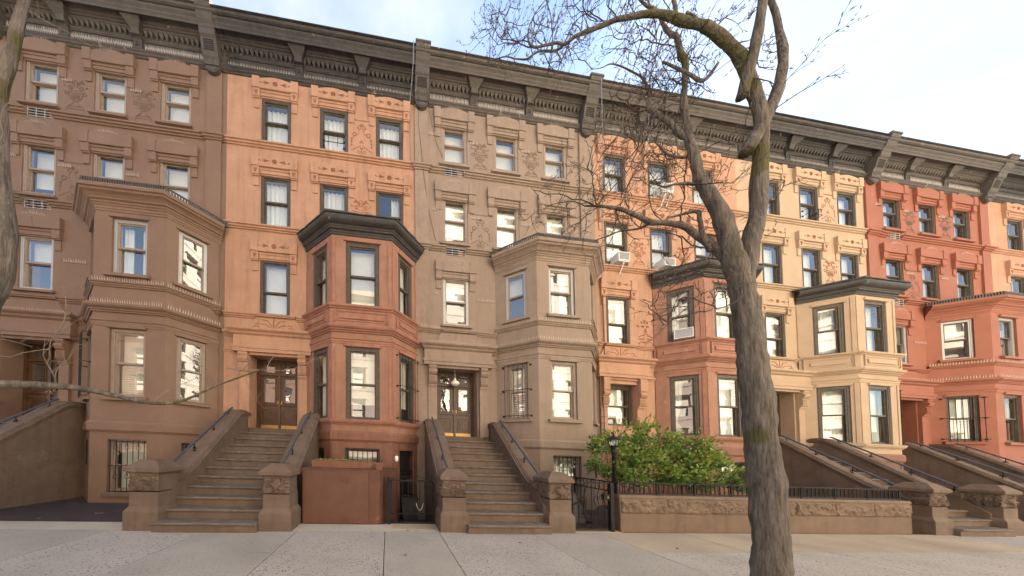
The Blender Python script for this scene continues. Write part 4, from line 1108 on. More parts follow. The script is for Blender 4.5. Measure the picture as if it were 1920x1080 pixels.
o = thing('covered_heap', (5.0, 7.0, 0), 'grey tarpaulin covered heap in the areaway behind the gate with the lock box', 'covered heap')
mb = MB(); mb.s = True; nu, nv = 22, 18; vs = []
for j in range(nv + 1):
    for i in range(nu + 1):
        u, v = i / nu * 2 - 1, j / nv * 2 - 1; h = max(0, (1 - abs(u) ** 2.6)) * max(0, (1 - abs(v) ** 2.6))
        vs.append((5.0 + u * .42, 6.95 + v * .4, -.6 + 1.45 * h ** .6 + .07 * noise.noise(Vector((u * 3, v * 3, 2))) * (h > 0)))
mb.add(vs, [(j * (nu + 1) + i, j * (nu + 1) + i + 1, (j + 1) * (nu + 1) + i + 1, (j + 1) * (nu + 1) + i) for j in range(nv) for i in range(nu)])
mb.build('tarpaulin', M['tarp'], o)
mb = MB(); mb.tube([(4.62, 6.5, .38), (5.1, 6.45, .58)], .02, 6); mb.tube([(5.15, 6.5, .2), (5.2, 6.5, .9)], .015, 6); mb.build('strap', M['iron'], o)
o = thing('block_step', (4.55, 6.7, 0), 'stack of hollow concrete blocks in the areaway at the foot of the stoop wall', 'blocks')
mb = MB((0, 6.5, 1, 0))
mb.wall(4.3, 4.72, -.7, .72, [(4.40, 4.52, .06 + k * .16, .15 + k * .16) for k in range(4)], .2)
mb.quad(mb.pt(4.72, 0, -.7), mb.pt(4.72, -.5, -.7), mb.pt(4.72, -.5, .72), mb.pt(4.72, 0, .72)); mb.quad(mb.pt(4.3, 0, .72), mb.pt(4.72, 0, .72), mb.pt(4.72, -.5, .72), mb.pt(4.3, -.5, .72))
mb.build('blocks', M['block'], o, fix=False)

# ladder and pipe in the corner between the houses
o = thing('iron_ladder', (7.9, 8.85, 0), 'rusty iron ladder fixed in the corner between the taupe bay and the orange house', 'ladder')
mb = MB((0, 8.85, 1, 0))
for u in (7.80, 7.93): mb.box(u - .012, u + .012, -.012, .012, 1.9, 4.92)
mb.build('rail', M['frame_d'], o)
for k in range(12):
    mb = MB((0, 8.85, 1, 0)); z = 2.05 + k * .24; mb.box(7.79, 7.99, .0, .02, z, z + .022); mb.build('rung', M['frame_d'], o)
tg = lambda name, pts, r, label, cat, m='cable', grp=None: tag((lambda b: (b.tube(pts, r, 5), b.build(name, M[m], None, pts[0]))[1])(MB()), label, cat, grp)
tg('drain_pipe', [(8.06, 8.93, 8.1), (8.08, 8.93, 6.0), (8.10, 8.93, 2.3)], .022, 'thin dark pipe running down the orange wall next to the ladder', 'pipe', 'frame_d')
tg('cable', [(7.66, 8.30, 15.35), (7.70, 8.35, 13.0), (7.95, 8.80, 8.6), (8.02, 8.93, 8.2)], .013, 'grey cable hanging from the roof in front of the corner with the iron ladder', 'cable', 'cable', 'cables on the terrace')
tg('cable', [(9.55, 8.30, 15.3), (9.57, 8.4, 13.4), (9.58, 8.93, 12.4)], .012, 'grey cable hanging across the cornice of the air-conditioned orange house', 'cable', 'cable', 'cables on the terrace')
tg('cable', [(.90, 8.30, 15.4), (.88, 8.32, 14.6), (.82, 8.9, 14.1), (.86, 8.97, 12.0)], .013, 'grey cable dropping from the roof where the charcoal cornice meets the taupe bracket', 'cable', 'cable', 'cables on the terrace')
tg('cable', [(1.08, 8.55, 14.4), (1.12, 8.9, 13.4), (1.30, 8.91, 11.5), (1.5, 8.97, 10.2), (1.72, 8.98, 9.25)], .006, 'thin wire slanting down the taupe pilaster', 'cable', 'iron', 'cables on the terrace')
tg('cable', [(1.38, 8.6, 14.3), (1.5, 8.9, 13.9), (1.75, 8.97, 12.9), (2.0, 8.97, 12.3)], .006, 'thin wire running from the big bracket to a top floor sill above the vent', 'cable', 'iron', 'cables on the terrace')
tg('cable', [(.60, 8.97, 13.1), (.56, 8.97, 12.7), (.50, 8.97, 12.4)], .006, 'short thin wire beside the top window of the charcoal corniced house', 'cable', 'iron', 'cables on the terrace')


def hanging_lamp():
    o = thing('pendant_lamp', (2.41, 9.1, 4.70), 'white opal schoolhouse globe hanging before the oak door', 'pendant lamp')
    mb = MB(); mb.s = True; mb.lathe((2.41, 9.14, 4.18), [(.03, .19), (.035, .2), (.035, .235), (.013, .25), (.010, .48), (.05, .49), (.06, .52), (0, .525)], 12); mb.build('stem', M['acgrey'], o)
    mb = MB(); mb.s = True; mb.lathe((2.41, 9.14, 4.13), [(.0, .0), (.07, .008), (.12, .03), (.155, .075), (.16, .10), (.14, .135), (.09, .17), (.055, .2), (.045, .24), (.04, .25)], 20); mb.build('globe', M['opal'], o)


hanging_lamp()


def ac(F, u, z, w, h, dd, label, legs=False):
    mb = MB(F); x, y, zz = mb.pt(u, 0, z)
    o = thing('air_conditioner', (x, y, z), label, 'air conditioner', 'window air conditioners')
    mb.box(u - w / 2, u + w / 2, -.1, dd, z, z + .02); mb.box(u - w / 2, u + w / 2, -.1, dd, z + h - .02, z + h); mb.box(u - w / 2, u - w / 2 + .02, -.1, dd, z + .02, z + h - .02); mb.box(u + w / 2 - .02, u + w / 2, -.1, dd, z + .02, z + h - .02)
    for k in range(6): mb.box(u - w / 2 - .004, u - w / 2, dd * .2, dd * .75, z + .06 + k * .035, z + .075 + k * .035)
    mb.build('casing', M['white'], o)
    mb = MB(F); mb.box(u - w / 2 + .02, u + w / 2 - .02, dd - .04, dd - .02, z + .02, z + h - .02)
    for k in range(16): mb.box(u - w / 2 + .03 + k * (w - .06) / 16, u - w / 2 + .036 + k * (w - .06) / 16, dd - .02, dd - .01, z + .025, z + h - .025)
    mb.build('fins', M['acgrey'], o)
    if legs:
        mb = MB(F)
        for uu in ((u - w * .1, u + w * .38) if legs == 2 else (u + w * .05,)): mb.tube([mb.pt(uu, dd * .9, z), mb.pt(uu, .03, z - .38)], .018, 5)
        mb.tube([mb.pt(u - w / 2, dd * .9, z - .02), mb.pt(u + w / 2, dd * .9, z - .02)], .018, 5); mb.build('support', M['white'], o)
    return o


ac(FACE, 10.72, 12.06, .46, .30, .28, 'white air conditioner on two white struts in the top floor window', 2)
ac(FACE, 8.80, 9.14, .46, .31, .28, 'white air conditioner on a single strut in the window next to the hanging cable', 1)
ac(FACE, 10.70, 9.14, .46, .31, .28, 'white air conditioner just above the charcoal bay roof', 0)
ac(frame((10.2, 9.0), (11.22, 8.1))[0], .80, 6.20, .50, .34, .18, 'white air conditioner in the angled bay window', 0)

# ------------------------------------------------------------------ shrub
def shrub():
    o = thing('shrub', (7.3, 6.7, .8), 'broad glossy green shrub spilling over the iron railing', 'shrub')
    R = random.Random(5)
    cl = [((5.55, 6.3, 1.55), (.40, .35, .26)), ((5.95, 6.6, 2.05), (.42, .4, .32)), ((6.35, 6.5, 1.65), (.55, .5, .40)), ((6.75, 6.7, 2.25), (.45, .45, .36)), ((7.2, 6.7, 2.45), (.45, .45, .28)),
          ((7.0, 6.5, 1.75), (.5, .5, .36)), ((7.7, 6.6, 2.2), (.5, .5, .30)), ((7.7, 6.5, 1.35), (.6, .5, .32)), ((6.6, 6.4, 1.22), (.7, .4, .24)), ((8.25, 6.6, 1.75), (.5, .5, .42)), ((8.6, 6.7, 2.15), (.5, .5, .22)),
          ((8.5, 6.5, 1.25), (.6, .5, .32)), ((9.0, 6.7, 1.75), (.5, .5, .36)), ((9.4, 6.6, 1.4), (.5, .5, .36)), ((5.9, 6.25, 1.28), (.45, .3, .2)), ((6.2, 6.55, 2.3), (.28, .3, .14)), ((9.0, 6.7, 2.2), (.4, .35, .18)), ((9.8, 6.6, 1.2), (.45, .4, .3)), ((7.45, 6.85, 2.62), (.25, .25, .12)), ((5.3, 6.3, 1.72), (.18, .2, .12))]
    lf = MB()
    for (c, r) in cl:
        n = int(1250 * (r[0] * r[1] * r[2]) ** .62 * 4.6)
        for i in range(n):
            a, b = R.uniform(0, 2 * PI), math.acos(R.uniform(-1, 1)); k = R.random() ** .38 * R.uniform(.85, 1.16)
            off = Vector((math.sin(b) * math.cos(a), math.sin(b) * math.sin(a), math.cos(b)))
            bump = 1 + .35 * noise.noise(off * 2.3 + Vector(c))
            p = Vector((c[0] + off.x * r[0] * k * bump, c[1] + off.y * r[1] * k * bump, c[2] + off.z * r[2] * k * bump))
            if noise.noise(p * 2.6) < -.16 or noise.noise(p * 1.5 + Vector((3, 8, 1))) < -.24: continue
            d = (off * .8 + Vector((R.uniform(-1, 1), R.uniform(-1, 1), R.uniform(-.2, 1.1)))).normalized()
            sd = d.cross(Vector((R.uniform(-1, 1), R.uniform(-1, 1), R.uniform(-1, 1)))).normalized(); up = sd.cross(d)
            L = R.uniform(.065, .118); w = L * R.uniform(.24, .34)
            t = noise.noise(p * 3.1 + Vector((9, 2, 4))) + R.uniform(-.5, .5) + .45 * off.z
            lf.m = 2 if t > .22 else 1 if t > -.32 else 0  # pale leaves favour clump tops: young growth plus a painted sunlit look
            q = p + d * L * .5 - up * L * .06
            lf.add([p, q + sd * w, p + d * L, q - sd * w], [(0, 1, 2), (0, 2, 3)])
    # stray shoots
    st = MB()
    for i in range(90):
        c, r = cl[R.randrange(len(cl))]; b = Vector((c[0] + R.uniform(-.3, .3) * r[0] / .4, c[1], c[2])); e = b + Vector((R.uniform(-.3, .3), R.uniform(-.45, .0), R.uniform(.12, .48)))
        m = (b + e) / 2 + Vector((R.uniform(-.06, .06), 0, .04)); st.tube([b, m, e], [.006, .005, .003], 4)
        for k in range(9):
            p = m.lerp(e, k / 8); d = Vector((R.uniform(-1, 1), R.uniform(-1, .4), R.uniform(0, 1))).normalized(); sd = d.cross(Vector((R.uniform(-1, 1), R.uniform(-1, 1), 1))).normalized(); L = R.uniform(.045, .075)
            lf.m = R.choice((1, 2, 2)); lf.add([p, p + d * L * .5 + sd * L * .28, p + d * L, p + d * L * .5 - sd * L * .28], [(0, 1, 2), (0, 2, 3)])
    for i in range(26):
        x = 5.9 + i * .14; c, r = min(cl, key=lambda q: abs(q[0][0] - x) + R.uniform(0, .5)); e = Vector(c)
        st.tube([(x + R.uniform(-.1, .1), 6.6 + R.uniform(-.2, .2), .1), (x + R.uniform(-.15, .15), 6.6, .7), e.lerp(Vector((x, 6.6, .7)), .4), e], [.014, .012, .009, .006], 5)
    st.build('stems', M['twig'], o)
    lf.build('foliage', [M['leaf1'], M['leaf2'], M['leaf3']], o, fix=False)


shrub()

for (x, y, s, a, m, lb) in ((.42, 5.68, .045, .4, 'leaf3', 'bright green leaf lying by the scrolled gate'), (.62, 5.66, .04, 2.0, 'leaf3', 'smaller green leaf lying by the scrolled gate'), (.28, 4.32, .05, 1.1, 'terra', 'rusty brown leaf on the pavement slab'), (2.55, 4.9, .04, 2.6, 'soil', 'dark dry leaf on the pavement before the steps'), (5.6, 4.6, .05, .2, 'soil', 'dark dry leaf on the tan paving')):
    mb = MB(); c_, s_ = math.cos(a) * s, math.sin(a) * s
    mb.add([(x - c_, y - s_, .008), (x + s_ * .5, y - c_ * .5, .02), (x + c_, y + s_, .012), (x - s_ * .5, y + c_ * .5, .018), (x, y, .008)], [(0, 1, 4), (1, 2, 4), (2, 3, 4), (3, 0, 4)])
    tag(mb.build('fallen_leaf', M[m], None, (x, y, 0), fix=False), lb, 'leaf', 'leaves on the pavement')
# ------------------------------------------------------------------ street trees
def twigs(mb, bd, R, p, d, L, r, lvl):
    """one twig with its side twigs and buds"""
    n = max(3, int(L / .07)); pts = [p]; q = p.copy(); dd = d.copy()
    for i in range(n):
        dd = (dd + Vector((R.gauss(0, .20), R.gauss(0, .20), R.gauss(.035, .17)))).normalized(); q = q + dd * (L / n); pts.append(q.copy())
    mb.tube(pts, [r * (1 - .6 * i / n) for i in range(n + 1)], 4 if r > .004 else 3, caps=False)
    for i in range(1, n + 1):
        if R.random() < .55:
            b = pts[i] + Vector((R.gauss(0, .006), R.gauss(0, .006), .004)); a = (dd + Vector((R.gauss(0, .6), R.gauss(0, .6), R.gauss(.2, .5)))).normalized(); s = a.orthogonal().normalized() * .0045; t = a.cross(s).normalized() * .0045
            bd.add([pts[i], b + a * .012 + s, b + a * .012 + t, b + a * .012 - s, b + a * .012 - t, b + a * .032], [(0, 1, 2), (0, 2, 3), (0, 3, 4), (0, 4, 1), (5, 2, 1), (5, 3, 2), (5, 4, 3), (5, 1, 4)])
        if lvl > 0 and R.random() < (.62 if lvl > 1 else .5):
            ax = Vector((R.gauss(0, 1), R.gauss(0, .8), R.gauss(.25, .8))).normalized()
            nd = (dd * R.uniform(.5, 1.0) + ax * .85).normalized()
            twigs(mb, bd, R, pts[i], nd, L * R.uniform(.30, .62), r * .62, lvl - 1)


def street_tree(name, label, org, branches, seed, dens=1.0, bark='bark', twig='twig'):
    R = random.Random(seed); o = thing(name, org, label, 'tree', 'bare street trees', fall=False)
    big = MB(); lim = MB(); tw = MB(); bd = MB()
    for kind, pts in branches:
        P = []; rad = []
        for i in range(len(pts) - 1):                                # smooth the limb
            a = Vector(pts[max(0, i - 1)][:3]); b = Vector(pts[i][:3]); c = Vector(pts[i + 1][:3]); d = Vector(pts[min(len(pts) - 1, i + 2)][:3])
            m = {'stem': 22, 'trunk': 9, 'limb': 6, 'twig': 3}[kind]
            for k in range(m):
                t = k / m; P.append(.5 * ((2 * b) + (c - a) * t + (2 * a - 5 * b + 4 * c - d) * t * t + (3 * b - a - 3 * c + d) * t ** 3)); rad.append(pts[i][3] * (1 - t) + pts[i + 1][3] * t)
        P.append(Vector(pts[-1][:3])); rad.append(pts[-1][3])
        n = len(P)
        for i in range(n):
            w = rad[i] * (.10 if kind == 'stem' else .22); P[i] = P[i] + Vector((noise.noise(P[i] * 2.2) * w * 2, noise.noise(P[i] * 2.2 + Vector((3, 0, 0))) * w * 2, 0)) if kind != 'twig' else P[i] + Vector((R.gauss(0, .006), R.gauss(0, .01), R.gauss(0, .006)))
            rad[i] *= 1 + .18 * noise.noise(P[i] * 9)
        t = big if kind in ('stem', 'trunk') else lim if kind == 'limb' else tw
        t.s = True; t.tube(P, rad, 40 if kind == 'stem' else 22 if kind == 'trunk' else 9 if kind == 'limb' else 5, rough=.10 if kind == 'stem' else .09 if kind in ('trunk', 'limb') else 0)
        if kind == 'stem': continue
        for i in range(1, n):
            seg = (P[i] - P[i - 1]); thin = rad[i] < .022
            prob = (1.35 if kind == 'twig' else .95 if thin else .42 if kind == 'limb' else .34) * dens * min(1.6, seg.length / .075)
            while prob > 0:
                if R.random() < prob:
                    ax = Vector((R.gauss(0, 1), R.gauss(0, .8), R.gauss(.35, .9))).normalized(); ax = (ax - seg.normalized() * ax.dot(seg.normalized()) * .6).normalized()
                    L = R.uniform(.12, .42) if kind == 'twig' else R.uniform(.15, .62)
                    twigs(tw, bd, R, P[i] + ax * rad[i] * .6, ax, L, R.uniform(.0042, .0068) if kind != 'twig' else R.uniform(.0034, .0052), 2)
                prob -= 1
    big.build('trunk', M[bark], o, fall=False, fix=False); lim.build('limbs', M[bark], o, fall=False, fix=False)
    c = tw.build('crown', M[twig], o, fall=False, fix=False)
    if dens > .5: bd.build('buds', M['bud'], c, fall=False, fix=False)
    return o


TREE = [
 ('stem',[(3.83,2.3,-0.3,0.1502),(3.89,2.34,0.4,0.1288),(3.94,2.38,1.6,0.1163),(3.92,2.41,2.63,0.1034),(3.88,2.45,3.47,0.095)]),
 ('trunk',[(3.88,2.45,3.47,0.09),(3.79,2.49,3.97,0.0763),(3.7,2.53,4.37,0.0672),(3.61,2.58,4.78,0.0526),(3.58,2.62,5.08,0.0427),(3.59,2.66,5.3,0.0407),(3.61,2.7,5.48,0.0386)]),
 ('trunk',[(3.61,2.7,5.48,0.0358),(3.62,2.71,5.61,0.0332),(3.61,2.73,5.8,0.0306),(3.62,2.74,6.0,0.0308),(3.66,2.75,6.21,0.0295),(3.7,2.77,6.4,0.0311),(3.71,2.78,6.57,0.034),(3.67,2.79,6.63,0.0314),(3.67,2.81,6.8,0.0258),(3.64,2.82,6.92,0.0259),(3.6,2.83,6.94,0.0231),(3.54,2.85,7.04,0.0203),(3.49,2.86,7.16,0.0175),(3.44,2.87,7.31,0.0147),(3.32,2.89,7.4,0.0133),(3.23,2.9,7.5,0.0118)]),
 ('trunk',[(3.88,2.45,3.47,0.08),(4.03,2.44,4.13,0.0698),(4.14,2.43,4.92,0.0621),(4.12,2.42,5.59,0.0544),(3.94,2.42,6.03,0.0493),(3.71,2.41,6.23,0.0442),(3.45,2.4,6.32,0.0392)]),
 ('limb',[(3.45,2.4,6.32,0.0392),(3.4,2.45,6.42,0.0387),(3.33,2.5,6.52,0.0383),(3.21,2.55,6.65,0.0338),(3.13,2.6,6.75,0.0292),(2.99,2.65,6.8,0.027),(2.85,2.7,6.83,0.0248),(2.76,2.75,6.88,0.0239),(2.66,2.8,6.89,0.0229),(2.51,2.85,6.87,0.0218),(2.35,2.9,6.85,0.0192),(2.28,2.95,6.84,0.0181),(2.25,3.0,6.88,0.0153)]),
 ('limb',[(2.25,3.0,6.88,0.0138),(2.18,3.02,6.93,0.013),(2.05,3.05,6.93,0.0118),(1.9,3.08,6.93,0.0113),(1.84,3.1,7.05,0.0101),(1.87,3.12,7.27,0.0083),(1.94,3.15,7.45,0.0071),(2.04,3.18,7.65,0.0058),(2.18,3.2,7.86,0.0049)]),
 ('limb',[(2.25,3.0,6.88,0.0129),(2.24,3.03,6.89,0.0124),(2.17,3.07,6.9,0.0113),(2.0,3.1,6.92,0.0108),(1.92,3.13,6.91,0.0102),(1.86,3.17,6.9,0.0097),(1.72,3.2,6.93,0.0082),(1.6,3.23,6.99,0.0073),(1.47,3.27,7.0,0.006),(1.36,3.3,7.0,0.004)]),
 ('limb',[(3.96,2.5,3.5,0.0561),(3.82,2.53,3.82,0.0439),(3.71,2.57,4.01,0.038),(3.63,2.6,4.1,0.0332),(3.54,2.63,4.2,0.0309),(3.45,2.67,4.32,0.0299),(3.3,2.7,4.37,0.0276),(3.12,2.73,4.39,0.0251),(3.03,2.77,4.47,0.0226),(2.82,2.8,4.58,0.02),(2.68,2.83,4.63,0.0159),(2.53,2.87,4.67,0.0132),(2.41,2.9,4.69,0.0083)]),
 ('limb',[(3.11,2.75,4.39,0.014),(3.05,2.84,4.4,0.0116),(2.9,2.92,4.43,0.0096),(2.82,3.01,4.44,0.008),(2.7,3.1,4.44,0.0057)]),
 ('limb',[(3.61,2.7,5.45,0.0303),(3.58,2.74,5.52,0.0294),(3.53,2.78,5.67,0.0269),(3.45,2.82,5.82,0.0259),(3.37,2.86,5.95,0.0248),(3.32,2.9,6.03,0.0237)]),
 ('limb',[(3.32,2.9,6.03,0.0148),(3.34,2.91,6.2,0.0137),(3.33,2.92,6.37,0.0131),(3.28,2.94,6.51,0.0114),(3.16,2.95,6.58,0.0096),(3.0,2.96,6.65,0.0079),(2.88,2.98,6.69,0.0061),(2.77,2.99,6.64,0.0043),(2.63,3.0,6.61,0.0031)]),
 ('twig',[(3.32,2.9,6.03,0.0118),(3.21,2.97,6.09,0.0091),(3.06,3.03,6.31,0.0056),(2.95,3.1,6.47,0.0038)]),
 ('limb',[(3.63,2.55,3.94,0.0234),(3.58,2.58,4.16,0.0211),(3.59,2.61,4.35,0.02),(3.6,2.64,4.48,0.0175),(3.38,2.67,4.44,0.0123),(3.28,2.7,4.43,0.0055)]),
 ('limb',[(3.63,2.6,4.77,0.0159),(3.42,2.67,4.83,0.0122),(3.3,2.73,4.84,0.0095),(3.28,2.8,4.95,0.0057)]),
 ('limb',[(3.62,2.65,5.17,0.0135),(3.5,2.69,5.18,0.0137),(3.36,2.72,5.24,0.0122),(3.3,2.76,5.38,0.0101),(3.24,2.8,5.5,0.0057)]),
 ('twig',[(3.81,2.85,6.49,0.0116),(3.67,2.88,6.33,0.0088),(3.45,2.9,6.03,0.0089),(3.38,2.92,5.97,0.0078),(3.27,2.95,5.81,0.0084),(3.26,2.98,5.69,0.0079),(3.18,3.0,5.54,0.0067),(2.93,3.02,5.28,0.0056),(2.7,3.05,4.96,0.0037)]),
 ('twig',[(3.21,2.9,5.97,0.0059),(3.0,2.92,5.79,0.006),(2.87,2.95,5.63,0.0054),(2.73,2.98,5.45,0.0046),(2.59,3.0,5.19,0.0031)]),
 ('twig',[(2.48,2.8,4.6,0.0086),(2.48,2.83,4.78,0.0069),(2.49,2.87,5.03,0.0053),(2.47,2.9,5.24,0.0036)]),
 ('twig',[(2.49,2.8,4.6,0.008),(2.63,2.8,4.77,0.0063),(2.76,2.8,4.9,0.0057),(2.88,2.8,5.05,0.0051),(3.01,2.8,5.29,0.004),(3.15,2.8,5.49,0.0029)]),
 ('twig',[(2.48,2.8,4.6,0.008),(2.32,2.88,4.72,0.0065),(2.13,2.95,4.87,0.0054),(1.97,3.02,4.94,0.0046),(1.83,3.1,5.05,0.0032)]),
 ('twig',[(2.35,2.8,4.59,0.0063),(2.15,2.87,4.7,0.005),(1.92,2.93,4.66,0.0039),(1.71,3.0,4.55,0.0028)]),
 ('twig',[(2.42,2.8,4.52,0.0069),(2.32,2.83,4.46,0.0052),(2.23,2.87,4.34,0.0035),(2.16,2.9,4.23,0.0027)]),
 ('twig',[(3.41,2.65,4.32,0.0087),(3.44,2.67,4.51,0.0076),(3.52,2.69,4.74,0.0066),(3.57,2.71,4.97,0.0061),(3.62,2.73,5.21,0.005),(3.68,2.75,5.45,0.0034)]),
 ('twig',[(2.91,2.8,4.56,0.0069),(2.88,2.82,4.82,0.0052),(3.04,2.85,5.08,0.0047),(3.25,2.88,5.33,0.0035),(3.42,2.9,5.55,0.0027)]),
 ('twig',[(3.28,2.7,4.37,0.0066),(3.12,2.73,4.55,0.005),(3.1,2.75,4.83,0.0045),(3.29,2.77,5.1,0.0034),(3.45,2.8,5.27,0.0026)]),
 ('twig',[(3.77,2.6,4.04,0.008),(3.51,2.62,4.05,0.0064),(3.35,2.63,4.17,0.0059),(3.43,2.65,3.95,0.0059),(3.36,2.67,3.78,0.0049),(3.29,2.68,3.62,0.0041),(3.22,2.7,3.46,0.0028)]),
 ('twig',[(3.6,2.7,3.48,0.0041),(3.49,2.73,3.33,0.0042),(3.3,2.75,3.22,0.0048),(3.12,2.77,3.38,0.0042),(3.01,2.8,3.48,0.0029)]),
 ('twig',[(3.8,2.4,3.31,0.0073),(3.51,2.42,3.2,0.0059),(3.25,2.44,3.31,0.005),(3.08,2.46,3.23,0.004),(2.99,2.48,3.06,0.003),(2.93,2.5,3.02,0.002)]),
 ('twig',[(2.35,3.0,6.94,0.008),(2.24,3.02,6.73,0.0068),(2.19,3.05,6.56,0.0056),(2.14,3.08,6.4,0.0041),(2.09,3.1,6.2,0.0028)]),
 ('twig',[(2.24,3.1,6.96,0.0057),(2.29,3.1,6.85,0.0051)]),
 ('twig',[(2.0,3.1,6.91,0.0057),(2.15,3.1,6.71,0.0051),(2.21,3.1,6.62,0.0044)]),
 ('twig',[(1.9,3.1,6.96,0.007),(1.75,3.15,7.06,0.0058),(1.63,3.2,7.28,0.0052),(1.59,3.25,7.53,0.004),(1.73,3.3,7.9,0.0027)]),
 ('twig',[(1.84,3.1,7.03,0.0063),(1.66,3.15,7.09,0.0051),(1.52,3.2,7.18,0.0046),(1.44,3.25,7.4,0.0033),(1.44,3.3,7.67,0.0024)]),
 ('twig',[(1.72,3.2,7.13,0.0046),(1.5,3.23,7.16,0.004),(1.39,3.27,7.35,0.003),(1.34,3.3,7.5,0.0024)]),
 ('twig',[(2.75,2.9,7.08,0.0059),(2.61,2.92,7.2,0.0054),(2.51,2.95,7.31,0.0045),(2.42,2.98,7.27,0.0036),(2.35,3.0,7.23,0.0024)]),
 ('twig',[(2.64,2.9,7.09,0.0059),(2.51,2.93,7.23,0.0054),(2.5,2.97,7.44,0.0045),(2.56,3.0,7.65,0.0031)]),
 ('twig',[(2.42,2.9,6.89,0.0053),(2.37,2.93,7.06,0.0045),(2.3,2.97,7.07,0.0036),(2.28,3.0,7.0,0.0024)]),
 ('twig',[(2.71,2.7,6.79,0.0055),(2.7,2.8,7.11,0.0049),(2.78,2.9,7.45,0.0036)]),
 ('twig',[(2.82,2.7,6.83,0.0055),(2.9,2.75,7.07,0.0051),(3.03,2.8,7.3,0.0034)]),
 ('limb',[(3.24,2.5,6.57,0.0179),(3.3,2.55,6.77,0.0169),(3.34,2.6,6.99,0.0159)]),
 ('limb',[(3.47,2.45,6.45,0.0125),(3.43,2.48,6.57,0.0126),(3.37,2.5,6.64,0.0115)]),
 ('limb',[(3.9,2.6,6.26,0.0159),(3.73,2.62,6.06,0.0161),(3.57,2.65,6.17,0.0149),(3.46,2.68,6.26,0.0136),(3.29,2.7,6.35,0.0096)]),
 ('twig',[(3.59,2.8,6.76,0.0057),(3.36,2.82,6.77,0.0063),(3.19,2.83,6.82,0.0058),(3.1,2.85,6.81,0.0052),(2.97,2.87,6.82,0.0044),(2.86,2.88,6.9,0.0035),(2.79,2.9,7.01,0.0027)]),
 ('twig',[(3.35,2.7,6.93,0.0066),(3.25,2.72,6.75,0.0061),(3.2,2.74,6.54,0.0056),(3.15,2.76,6.33,0.0051),(3.08,2.78,6.14,0.004),(3.06,2.8,5.9,0.0029)]),
 ('twig',[(3.31,2.7,6.76,0.0061),(3.29,2.73,6.6,0.0056),(3.25,2.75,6.43,0.0051),(3.19,2.77,6.22,0.0042),(3.25,2.8,5.99,0.0029)]),
 ('twig',[(3.72,2.8,6.19,0.0069),(3.59,2.82,6.35,0.0058),(3.45,2.85,6.3,0.0047),(3.35,2.88,6.46,0.0038),(3.25,2.9,6.62,0.0027)]),
 ('twig',[(3.7,2.8,6.59,0.0057),(3.87,2.83,6.79,0.0058),(4.05,2.87,7.05,0.0047),(4.21,2.9,7.31,0.003)]),
 ('twig',[(3.75,2.8,6.33,0.0057),(3.93,2.83,6.62,0.0058),(4.09,2.87,6.88,0.0044),(4.28,2.9,7.13,0.003)]),
 ('twig',[(3.31,2.8,6.49,0.0046),(3.16,2.83,6.59,0.004),(3.05,2.87,6.71,0.0035),(2.97,2.9,6.79,0.0024)]),
]

street_tree('street_tree', 'bare street tree with a mossy forked trunk standing before the shrub and low brown wall', (3.83, 2.3, -.2), [(k, p) for k, p in TREE] + [('limb', [(3.98, 2.45, 5.0, .06), (4.35, 2.4, 5.7, .05), (4.6, 2.5, 6.6, .03), (4.6, 2.6, 7.4, .02)]), ('limb', [(3.92, 2.42, 5.6, .05), (4.0, 2.3, 6.3, .04), (3.95, 2.2, 7.2, .025)])], 11, .60)
LT = [('stem', [(-3.7, 2.6, .0, .13), (-3.66, 2.62, 1.4, .11), (-3.6, 2.6, 2.5, .10)]),
      ('trunk', [(-3.6, 2.6, 2.5, .09), (-3.5, 2.7, 3.6, .07), (-3.7, 2.8, 5.0, .05), (-3.6, 2.9, 6.4, .03)]), ('trunk', [(-3.6, 2.6, 2.5, .07), (-4.1, 2.6, 3.6, .05), (-4.7, 2.8, 5.0, .035), (-5.1, 2.9, 6.2, .02)]),
      ('limb', [(-3.6, 2.6, 2.3, .045), (-3.1, 2.9, 2.35, .028), (-2.5, 3.2, 2.25, .016), (-2.0, 3.3, 2.5, .010), (-1.5, 3.4, 2.75, .006)]), ('twig', [(-1.9, 3.3, 2.7, .006), (-1.35, 3.5, 2.75, .004), (-.85, 3.6, 3.0, .0025)]),
      ('limb', [(-3.55, 2.7, 3.4, .03), (-4.0, 2.4, 4.3, .02), (-4.3, 2.3, 5.1, .01)])]
street_tree('street_tree', 'thin bare street tree with pale twigs in front of the chocolate brown house', (-3.7, 2.6, .15), LT, 4, .22, twig='paleTwig')

# ------------------------------------------------------------------ ground, street, far side
mb = MB((0, 0, 1, 0)); mb.quad((-90, -60, -1.3), (90, -60, -1.3), (90, 60, -1.3), (-90, 60, -1.3)); tag(mb.build('ground', M['earth'], None, fix=False), kind='structure')
mb = MB((0, 0, 1, 0)); mb.xyz(-60, .23, 5.6, 9.4, -.28, -.012); mb.xyz(5.42, 60, 5.6, 9.4, -.28, -.012); mb.xyz(.23, 5.42, 5.6, 6.45, -.62, -.012); mb.xyz(.23, 5.42, 6.45, 9.4, -.8, -.6); tag(mb.build('pavement', M['areaway']), kind='structure')
mb = MB((0, 0, 1, 0))
g = .006; EX = [-12.4, -10.6, -8.8, -7.0, -5.3, -3.6, -1.85, -.07, 1.08, 3.15, 4.84, 6.9, 8.8, 10.7, 12.6, 14.5, 16.4, 18.3, 20.2]
EX = [-60, -40, -25, -18, -14.5] + EX + [22.2, 24.5, 28, 34, 45, 60]
